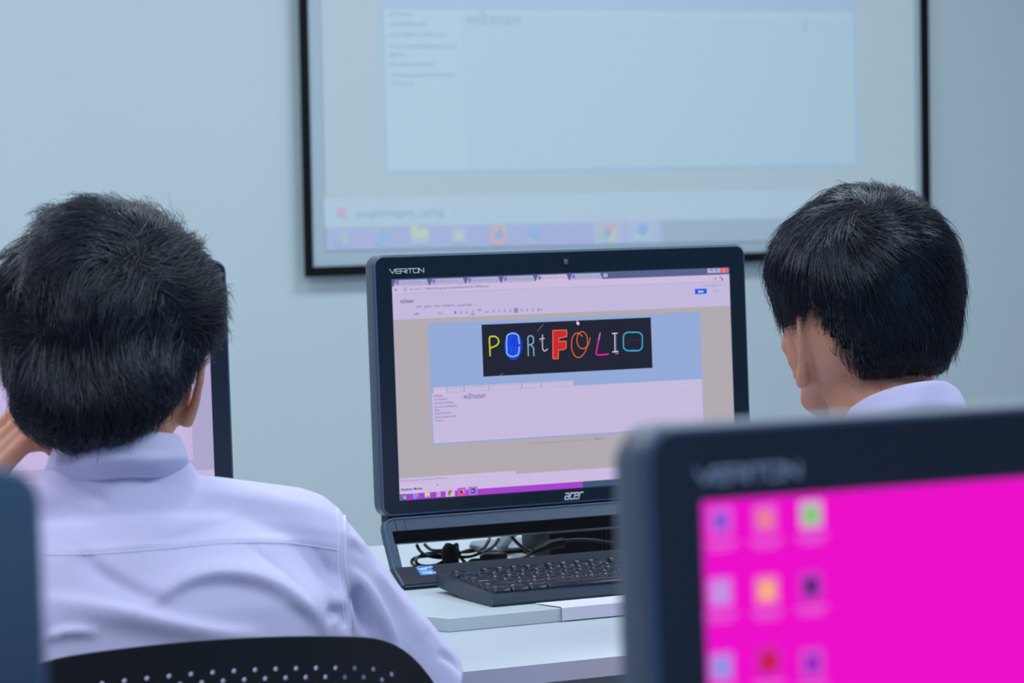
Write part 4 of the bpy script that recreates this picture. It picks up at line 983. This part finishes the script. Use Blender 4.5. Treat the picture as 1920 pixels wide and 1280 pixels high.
    mids = np.r_[np.zeros(len(F), int), np.ones(len(Fc), int)]
    return put('hair', allV, allF, [mt, m_scalp], parent, 'all', True, mids)

def rotz(h): c, s_ = math.cos(h), math.sin(h); return np.array([[c, s_, 0], [-s_, c, 0], [0, 0, 1.0]])   # local(x right,y fwd)->world, h clockwise from +Y
def hand(mb, Wr, d, nrm, side, curl=0.6, th=1.0):
    """wrist position, pointing direction, palm normal, thumb side vector"""
    d = np.array(d, float); d /= np.linalg.norm(d); nrm = np.array(nrm, float); nrm -= d*(nrm@d); nrm /= np.linalg.norm(nrm)
    sd = np.cross(d, nrm)*side; Wr = np.array(Wr, float)
    K = [Wr+d*0.082+sd*o_ for o_ in (0.030, 0.010, -0.010, -0.028)]
    for k in K: mb.cap(Wr+d*0.012+(k-Wr-d*0.082)*0.55, k, 0.0135, 0.0105, 10)
    mb.ell(Wr+d*0.045, (0.030, 0.030, 0.030), None, 12, 8)
    for k, Ls in zip(K, ((0.042, 0.025, 0.020), (0.046, 0.029, 0.021), (0.043, 0.027, 0.020), (0.033, 0.020, 0.018))):
        p = k; a = curl*0.7; r0 = 0.0092
        for i, L in enumerate(Ls):
            v = d*math.cos(a)+nrm*math.sin(a); q = p+v*L; mb.cap(p, q, r0, r0*0.92, 9); p = q; r0 *= 0.92; a += curl*1.1
    p = Wr+d*0.028+sd*0.026; v = d*0.65+sd*0.7+nrm*0.25*th; v /= np.linalg.norm(v); q = p+v*0.036; mb.cap(p-v*0.01, q, 0.0125, 0.0100, 10)
    v2 = d*0.92+sd*0.2+nrm*0.35*th; v2 /= np.linalg.norm(v2); q2 = q+v2*0.027; mb.cap(q, q2, 0.0098, 0.0086, 10); q3 = q2+(v2+nrm*0.3)*0.018; mb.cap(q2, q3, 0.0086, 0.0074, 10)

def person(label, H, root, hb, hh, J, seed, hairfn, folds, collar, cheeks=(), neck_off=(0, 0, 0)):
    Rb = rotz(hb); O = np.array([root[0], root[1], 0.0])
    t = thing('person', label, 'person', tuple(O), -hb, None)
    def Wd(p): return O+Rb.T@np.array(p, float) if False else O+np.array([p[0]*math.cos(hb)+p[1]*math.sin(hb), -p[0]*math.sin(hb)+p[1]*math.cos(hb), p[2]])
    def Wv(v): return np.array([v[0]*math.cos(hb)+v[1]*math.sin(hb), -v[0]*math.sin(hb)+v[1]*math.cos(hb), v[2]])
    C = H.C
    def Hd(p): return C+np.array([p[0]*math.cos(hh)+p[1]*math.sin(hh), -p[0]*math.sin(hh)+p[1]*math.cos(hh), p[2]])
    # ---- body : one continuous surface
    b = MB()
    Vn, Fc = H.sphere(); b.add(H.pos(Vn, 0.875), Fc)
    e = J['ear']; fy = J.get('face_y', 0.0)
    MH = Matrix.Rotation(-hh, 4, 'Z')
    def E(p, r): b.ell(Hd(p), r, MH, 18, 12)
    E((0, 0.045+fy, -0.045), (0.064, 0.052, 0.072))       # face mass
    b.chain([(Hd((-0.046, 0.008+fy, -0.080)), 0.019), (Hd((-0.030, 0.050+fy, -0.110)), 0.016), (Hd((0, 0.074+fy, -0.122)), 0.017), (Hd((0.030, 0.050+fy, -0.110)), 0.016), (Hd((0.046, 0.008+fy, -0.080)), 0.019)])
    E((0, 0.052+fy, -0.092), (0.040, 0.036, 0.030)); E((0, 0.084+fy, -0.120), (0.014, 0.010, 0.012))
    b.chain([(Hd((0, 0.088+fy, -0.022)), 0.009), (Hd((0, 0.103+fy, -0.050)), 0.010), (Hd((0, 0.112+fy, -0.062)), 0.0115)]); E((-0.012, 0.100+fy, -0.066), (0.009, 0.010, 0.007)); E((0.012, 0.100+fy, -0.066), (0.009, 0.010, 0.007))
    for sx in (-1, 1):
        b.cap(Hd((sx*0.012, 0.090+fy, -0.010)), Hd((sx*0.048, 0.074+fy, -0.012)), 0.010, 0.009, 10)    # brow
        E((sx*0.040, 0.062+fy, -0.058), (0.018, 0.018, 0.018))                                  # cheek
    b.cap(Hd((-0.020, 0.088+fy, -0.092)), Hd((0.020, 0.088+fy, -0.092)), 0.009, 0.009, 10)      # mouth
    for (px, py, dd, rr) in cheeks: b.ell(onD(px, py, H.D+dd), (rr, rr, rr), None, 14, 10)
    for sx in (-1, 1):
        pts = [((e-0.008, 0.012, -0.088), 0.0058), ((e-0.003, 0.000, -0.090), 0.0068), ((e+0.005, -0.014, -0.074), 0.0048), ((e+0.010, -0.022, -0.054), 0.0044), ((e+0.012, -0.023, -0.038), 0.0042), ((e+0.009, -0.016, -0.024), 0.0042), ((e-0.002, -0.001, -0.019), 0.0044), ((e-0.008, 0.010, -0.028), 0.0042)]
        b.chain([(Hd((sx*p[0], p[1], p[2])), r_) for p, r_ in pts], 10)
        b.chain([(Hd((sx*(e-0.004), 0.006, -0.080)), 0.005), (Hd((sx*(e-0.001), -0.008, -0.060)), 0.0045), (Hd((sx*(e-0.001), -0.010, -0.040)), 0.0045)], 8)
        b.chain([(Hd((sx*(e-0.014), 0.006, -0.072)), 0.011), (Hd((sx*(e-0.012), 0.002, -0.045)), 0.012)], 10)
    NB = Wd(J['neck'])
    b.chain([(Hd((0, -0.012, -0.060)), 0.058), (Hd((0, -0.020, -0.105)), 0.052), (NB, J.get('nr', 0.048)), (Wd(J['chest']), 0.052)])
    b.ell(Wd((0, J['ty']+0.01, 0.80)), (0.14, 0.085, 0.20)); b.ell(Wd((0, J['ty']+0.02, 0.58)), (0.14, 0.10, 0.14))
    for sd_ in ('L', 'R'):
        s_, el, wr, hd_, nr = J['sh'+sd_], J['el'+sd_], J['wr'+sd_], J['hd'+sd_], J['nr'+sd_]
        sx = -1 if sd_ == 'L' else 1
        b.chain([(Wd((sx*0.08, s_[1], s_[2]-0.005)), 0.045), (Wd(s_), 0.045), (Wd(el), 0.036), ], 14)
        mid = (np.array(el)*0.65+np.array(wr)*0.35); b.chain([(Wd(el), 0.036), (Wd(mid), 0.037), (Wd(wr), 0.0255)], 14)
        hand(b, Wd(wr), Wv(hd_), Wv(nr), J.get('ts'+sd_, 1), J.get('cu'+sd_, 0.5))
        hp, kn, an = J['hip'+sd_], J['kn'+sd_], J['an'+sd_]
        b.chain([(Wd(hp), 0.072), (Wd(kn), 0.050), (Wd((np.array(kn)*0.6+np.array(an)*0.4)), 0.048), (Wd(an), 0.034)])
        b.cap(Wd(an+np.array([0, 0.0, -0.04])), Wd(an+np.array([0, 0.13, -0.055])), 0.032, 0.024)
    V, F, N = remesh(b, 0.0029, 3)
    body = put('body', V, F, m_skin, t, 'all')
    # eyes, lips, brows
    for sx in (-1, 1):
        m = MB(); m.ell(Hd((sx*0.030, 0.0790+fy, -0.032)), (0.0125, 0.0125, 0.0062), MH, 16, 12); ey = m.build('eye', m_eye, t, True)
        m = MB(); m.ell(Hd((sx*0.030, 0.0888+fy, -0.032)), (0.0052, 0.0035, 0.0050), MH, 14, 10); m.build('iris', m_iris, ey, True)
        m = MB(); m.tube([Hd((sx*x_, y_+fy, z_)) for x_, y_, z_ in ((0.014, 0.1005, -0.012), (0.030, 0.0970, -0.006), (0.046, 0.0840, -0.010))], [0.0026, 0.0032, 0.0016], 8); m.build('eyebrow', m_scalp, t, True)
    m = MB(); m.tube([Hd((x_, y_+fy, z_)) for x_, y_, z_ in ((-0.022, 0.092, -0.093), (-0.008, 0.0985, -0.090), (0, 0.0985, -0.091), (0.008, 0.0985, -0.090), (0.022, 0.092, -0.093))], [0.001, 0.0035, 0.003, 0.0035, 0.001], 8)
    m.tube([Hd((x_, y_+fy, z_)) for x_, y_, z_ in ((-0.018, 0.093, -0.097), (0, 0.0975, -0.099), (0.018, 0.093, -0.097))], [0.001, 0.0045, 0.001], 8); m.build('lips', m_lip, t, True)
    # ---- shirt
    s = MB()
    ty = J['ty']; dz = J['dz']
    rings = []
    for (z, hw, yc, hd_) in ((0.50, .170, -.02, .125), (0.60, .165, -.02, .122), (0.72, .178, -.015, .125), (0.82, .188, -.01, .125), (0.89, .190, 0, .115), (0.94, .168, .01, .092), (0.965, .12, .012, .07)):
        rings.append([tuple(Wd((hw*math.copysign(abs(math.cos(a))**0.8, math.cos(a)), ty+yc+hd_*math.copysign(abs(math.sin(a))**0.9, math.sin(a)), z+(dz if z > 0.7 else 0)))) for a in np.linspace(0, 2*math.pi, 40, endpoint=False)])
    s.loft(rings)
    s.chain([(Wd((-0.10, ty+.015, .935+dz)), .054), (Wd((0.10, ty+.015, .935+dz)), .054)])
    s.cap(Wd((0, J['neck'][1]+0.01, .930+dz)), Wd((0, J['neck'][1]+.005, .968+dz)), .080, .055)
    nx_, ny_ = J['neck'][0], J['neck'][1]; s.loft([[tuple(Wd((nx_+r_*math.cos(a), ny_+0.010+r_*0.80*math.sin(a), z+dz-kt*collar.get('tilt', 0.012)*math.sin(a)))) for a in np.linspace(0, 2*math.pi, 28, endpoint=False)] for z, r_, kt in ((0.93, .090, 0), (.968, .080, .3), (.990, .073, .8), (1.002, .069, 1), (1.012, .058, 1))])
    for sd_ in ('L', 'R'):
        sx = -1 if sd_ == 'L' else 1; sh = J['sh'+sd_]; se = J['sl'+sd_]; s0 = (sh[0], sh[1], sh[2])
        s.chain([(Wd((sx*0.075, ty+.012, .942+dz)), .054), (Wd((sx*0.155, sh[1], .926+dz)), .056)])
        a_ = Wd(s0); c_ = Wd(se); dv = (c_-a_)/np.linalg.norm(c_-a_)
        s.chain([(a_, .056), (a_*.5+c_*.5, .062)]); s.tube([a_*.5+c_*.5-dv*.03, a_*.5+c_*.5, c_, c_+dv*.004], [.055, .062, .070, .067], 20)
        s.ell(Wd((sx*0.165, ty+.005, .86+dz)), (.034, .07, .07))
    V, F, N = remesh(s, 0.0036, 10)
    # woven folds: real displacement measured from the cloth
    if folds:
        pp = proj(V); toC = EYE-V; toC /= np.linalg.norm(toC, axis=1)[:, None]; fac = np.clip(np.sum(N*toC, 1)*2.5, 0, 1)
        disp = np.zeros(len(V))
        for P, w1, w2, amp in folds:
            P = smooth_path([(x, y, 0) for x, y in P], 6); P = np.array(P)[:, :2]
            bd = np.full(len(V), 1e9); sg = np.zeros(len(V)); tt = np.zeros(len(V)); n_ = len(P)-1
            for i in range(n_):
                a = P[i]; d = P[i+1]-a; L2 = d@d+1e-9; u = np.clip(((pp-a)@d)/L2, 0, 1); q = pp-(a+u[:, None]*d); dd = np.hypot(q[:, 0], q[:, 1])
                sgn = np.sign(d[0]*q[:, 1]-d[1]*q[:, 0]); m_ = dd < bd; bd[m_] = dd[m_]; sg[m_] = sgn[m_]; tt[m_] = (i+u[m_])/n_
            ww = np.where(sg > 0, w2, w1); disp += 1.45*amp*np.exp(-(bd/ww)**2)*np.sin(np.pi*np.clip(tt*0.94+0.03, 0, 1))**0.6
        wob = np.array([mnoise.noise(Vector(v*9.0))*0.0022+mnoise.noise(Vector(v*22.0))*0.0009 for v in V])
        V = V+N*((disp+wob)*fac)[:, None]
    shirt = put('shirt', V, F, m_shirt, t, 'all')
    bvh = BVHTree.FromPolygons([tuple(v) for v in V], [tuple(int(i) for i in f) for f in F])
    # ---- collar
    m = MB(); cc = Wd(collar['c']); na = 48; rx, ry = collar['r']; prof_ = [(-0.002, -0.022), (-0.003, 0.012), (-0.001, 0.027), (0.002, 0.030), (0.0055, 0.026), (0.0105, 0.014), (0.0150, 0.006), (0.0120, 0.003)]
    rings = []
    for i in range(na+1):
        a = math.radians(-90-155+310*i/na)          # back of the neck at -90
        cx_, cy_ = math.cos(a), math.sin(a); rg = []
        drop = 0.010+collar.get('tilt', 0.012)*cy_
        for j, (dr, z) in enumerate(prof_):
            wv = 0.0012*math.sin(a*5+j)+0.0008*math.sin(a*9)
            flare = 1.0
            rg.append(tuple(Wd((collar['c'][0]+(rx+dr+wv)*cx_, collar['c'][1]+(ry+dr+wv)*cy_, collar['c'][2]+z*collar.get('k', 1.0)-drop-(0.010*max(0, cy_+0.2) if j >= 5 else 0)))))
        rings.append(rg)
    m.loft(rings, True); cl = m.build('collar', m_shirt, t, 'all')
    sb_ = cl.modifiers.new('s', 'SUBSURF'); sb_.levels = 1; sb_.render_levels = 1
    # seams as raised thread lines following the cloth
    for P, r_ in J.get('seams', ()):
        pts = []
        for q in smooth_path([(x, y, 0) for x, y in P], 14):
            dr = ray(q[0], q[1]); dr = dr/np.linalg.norm(dr); hit = bvh.ray_cast(Vector(EYE), Vector(dr))
            if hit[0] is not None and hit[3] < H.D+0.3: pts.append(np.array(hit[0])-dr*r_*0.15)
        if len(pts) > 4: m = MB(); m.tube(pts, r_, 6); m.build('seam', m_seam, t, True)
    # ---- trousers and shoes
    s = MB(); s.ell(Wd((0, J['hipL'][1]+0.0, 0.545)), (0.175, 0.135, 0.095))
    for sd_ in ('L', 'R'):
        hp, kn, an = J['hip'+sd_], J['kn'+sd_], J['an'+sd_]; s.chain([(Wd(hp), 0.088), (Wd(kn), 0.066), (Wd(an+np.array([0, 0, 0.0])), 0.052)])
    V, F, N = remesh(s, 0.008, 4); put('trousers', V, F, m_trous, t, 'all')
    for sd_ in ('L', 'R'):
        an = J['an'+sd_]; s = MB(); s.chain([(Wd((an[0], an[1]-0.03, 0.045)), 0.042), (Wd((an[0], an[1]+0.10, 0.042)), 0.041), (Wd((an[0], an[1]+0.16, 0.036)), 0.033)])
        V, F, N = remesh(s, 0.006, 3); V[:, 2] = np.maximum(V[:, 2], 0.002); put('shoe', V, F, m_shoe, t, 'all')
    hairfn(H, t)
    return t, shirt

# ---- left student
hullL = [(150, 376), (175, 363), (200, 372), (235, 385), (265, 388), (300, 398), (335, 424), (362, 446), (385, 476), (405, 505), (416, 540), (420, 580), (412, 620), (396, 650), (384, 675), (372, 700), (356, 740), (338, 775), (318, 800), (285, 822), (255, 840), (225, 852), (190, 854), (150, 852), (110, 845), (75, 825), (50, 790), (35, 745), (24, 700), (12, 660), (2, 620), (-6, 570), (-4, 520), (8, 485), (35, 465), (62, 440), (85, 410), (115, 388)]
maskL = [(150, 340), (300, 380), (440, 500), (440, 620), (372, 690), (352, 745), (330, 778), (300, 806), (250, 834), (190, 846), (130, 842), (80, 818), (48, 765), (30, 700), (-30, 600), (-30, 480), (60, 380)]
HL = Hull(hullL, (205, 605), 2.70, 0.108, 0.098, 0.056, maskL, 0.22)
jl = dict(neck=(0.0, -0.038, 0.985), chest=(0, -0.04, 0.90), ty=-0.045, dz=0.0, ear=0.0700,
          shR=(0.160, -0.035, 0.918), elR=(0.318, 0.072, 0.715), wrR=(0.225, 0.27, 0.805), slR=(0.268, 0.035, 0.770), hdR=(-0.3, 0.9, -0.12), nrR=(0, 0, -1), tsR=1, cuR=0.25,
          shL=(-0.160, -0.035, 0.918), elL=(-0.235, 0.225, 0.800), wrL=(-0.122, 0.085, 0.935), slL=(-0.205, 0.12, 0.850), hdL=(0.25, -0.28, 0.9), nrL=(1.0, 0.2, -0.25), tsL=1, cuL=0.75,
          hipR=np.array((0.09, -0.04, 0.53)), knR=np.array((0.12, 0.37, 0.53)), anR=np.array((0.12, 0.40, 0.10)),
          hipL=np.array((-0.09, -0.04, 0.53)), knL=np.array((-0.13, 0.37, 0.53)), anL=np.array((-0.13, 0.36, 0.10)),
          seams=[([(84, 1040), (180, 1038), (300, 1029), (420, 1018), (520, 1017), (590, 1024), (634, 1031)], 0.0007),
                 ([(632, 952), (634, 1000), (634, 1060), (640, 1120), (648, 1180)], 0.0009), ([(645, 955), (647, 1000), (648, 1060), (656, 1120), (664, 1180)], 0.0013)])
foldsL = [([(290, 1130), (340, 1098), (400, 1082), (470, 1088), (530, 1112), (580, 1150), (610, 1190)], 34, 11, 0.0075),
          ([(150, 1030), (180, 1062), (240, 1100), (320, 1140)], 10, 26, -0.0040),
          ([(90, 1125), (180, 1140), (280, 1160), (400, 1185), (480, 1192)], 16, 26, 0.0065),
          ([(120, 905), (160, 920), (200, 940)], 9, 14, -0.0030),
          ([(270, 1030), (330, 1010), (400, 985), (460, 968)], 14, 26, -0.0022),
          ([(84, 1034), (180, 1032), (300, 1023), (420, 1012), (520, 1011), (590, 1018), (634, 1025)], 9, 4, 0.0014),
          ([(470, 1022), (540, 1085), (580, 1130)], 8, 8, -0.0018), ([(590, 1028), (620, 1075), (632, 1110)], 7, 10, -0.0028),
          ([(639, 950), (641, 1000), (641, 1060), (648, 1120), (656, 1190)], 9, 9, 0.0016),
          ([(612, 1160), (622, 1148), (640, 1150), (652, 1180)], 12, 10, -0.0060), ([(664, 1105), (676, 1140), (690, 1190)], 9, 12, -0.0065),
          ([(650, 1000), (700, 1050), (760, 1130), (800, 1190)], 14, 20, 0.0035), ([(655, 1070), (690, 1105), (730, 1180), (750, 1240)], 10, 16, 0.0040), ([(650, 1020), (680, 1040), (705, 1075)], 8, 10, -0.0025),
          ([(690, 1010), (740, 1080), (790, 1160)], 10, 14, -0.0020), ([(820, 1225), (850, 1240), (868, 1262)], 8, 8, -0.0025), ([(380, 905), (480, 925), (590, 958)], 18, 26, 0.0025),
          ([(90, 1195), (130, 1185), (180, 1186)], 10, 10, 0.004)]
rootL = HL.C+_F*0.0
hairL = lambda H, t: make_hair(H, t, m_hair, (238, 468), 1500, 17, 0.058, 0.024, 1.15, 0.9, 0.60, 21, grav=0.26, hj=0.024, cr=0.0066, rad=0.00026)
person('student in a white shirt at the left, tousled black hair, hand raised to the face', HL, (rootL[0], rootL[1]), math.radians(11), math.radians(23), jl, 5, hairL, foldsL,
       dict(c=(0.000, -0.034, 1.011), r=(0.051, 0.054)))
# ---- right student
hullR = [(1560, 352), (1600, 342), (1650, 341), (1695, 353), (1740, 382), (1768, 412), (1788, 450), (1800, 490), (1804, 530), (1802, 570), (1797, 610), (1788, 645), (1775, 670), (1768, 700), (1740, 704), (1700, 712), (1660, 728), (1620, 728), (1590, 722), (1550, 745), (1515, 735), (1490, 705), (1474, 670), (1464, 635), (1460, 600), (1452, 560), (1438, 525), (1437, 495), (1448, 455), (1478, 415), (1520, 382)]
maskR = [(1540, 320), (1700, 330), (1830, 440), (1830, 600), (1795, 660), (1770, 700), (1700, 712), (1660, 724), (1620, 718), (1590, 704), (1562, 675), (1543, 646), (1524, 614), (1508, 580), (1496, 560), (1484, 562), (1476, 606), (1466, 606), (1400, 520), (1420, 420)]
HR = Hull(hullR, (1622, 545), 3.05, 0.108, 0.095, 0.022, maskR, 0.20)
jr = dict(neck=(0.0, -0.066, 0.995), nr=0.046, chest=(0, -0.08, 0.90), ty=-0.085, dz=0.0, ear=0.0775,
          shR=(0.160, -0.075, 0.918), elR=(0.230, 0.02, 0.70), wrR=(0.10, 0.16, 0.625), slR=(0.205, -0.03, 0.80), hdR=(-0.5, 0.8, -0.05), nrR=(0, 0, -1), tsR=1, cuR=0.3,
          shL=(-0.160, -0.075, 0.918), elL=(-0.230, 0.02, 0.70), wrL=(-0.10, 0.16, 0.625), slL=(-0.205, -0.03, 0.80), hdL=(0.5, 0.8, -0.05), nrL=(0, 0, -1), tsL=-1, cuL=0.3,
          hipR=np.array((0.09, -0.08, 0.53)), knR=np.array((0.12, 0.33, 0.53)), anR=np.array((0.12, 0.34, 0.10)),
          hipL=np.array((-0.09, -0.08, 0.53)), knL=np.array((-0.12, 0.33, 0.53)), anL=np.array((-0.12, 0.36, 0.10)))
hairR = lambda H, t: make_hair(H, t, m_hair2, (1592, 392), 2200, 13, 0.084, 0.017, 0.16, 1.3, 0.45, 33, grav=0.50, hj=0.010, cr=0.0050, rad=0.00026, short=[(1500, 590, 120, 0.12), (1545, 650, 60, 0.3), (1480, 560, 60, 0.3)])
person('student at the right seen from behind, sleek black hair, left ear showing, white shirt collar', HR, (HR.C[0]+0.0, HR.C[1]), math.radians(4), math.radians(2), jr, 6, hairR, [([(1500, 900), (1700, 920)], 20, 20, 0.003)],
       dict(c=(0.0, -0.070, 1.008), r=(0.050, 0.053), k=1.0, tilt=0.024), cheeks=[(1489, 645, 0.035, 0.014), (1497, 672, 0.03, 0.012), (1508, 700, 0.03, 0.012)])
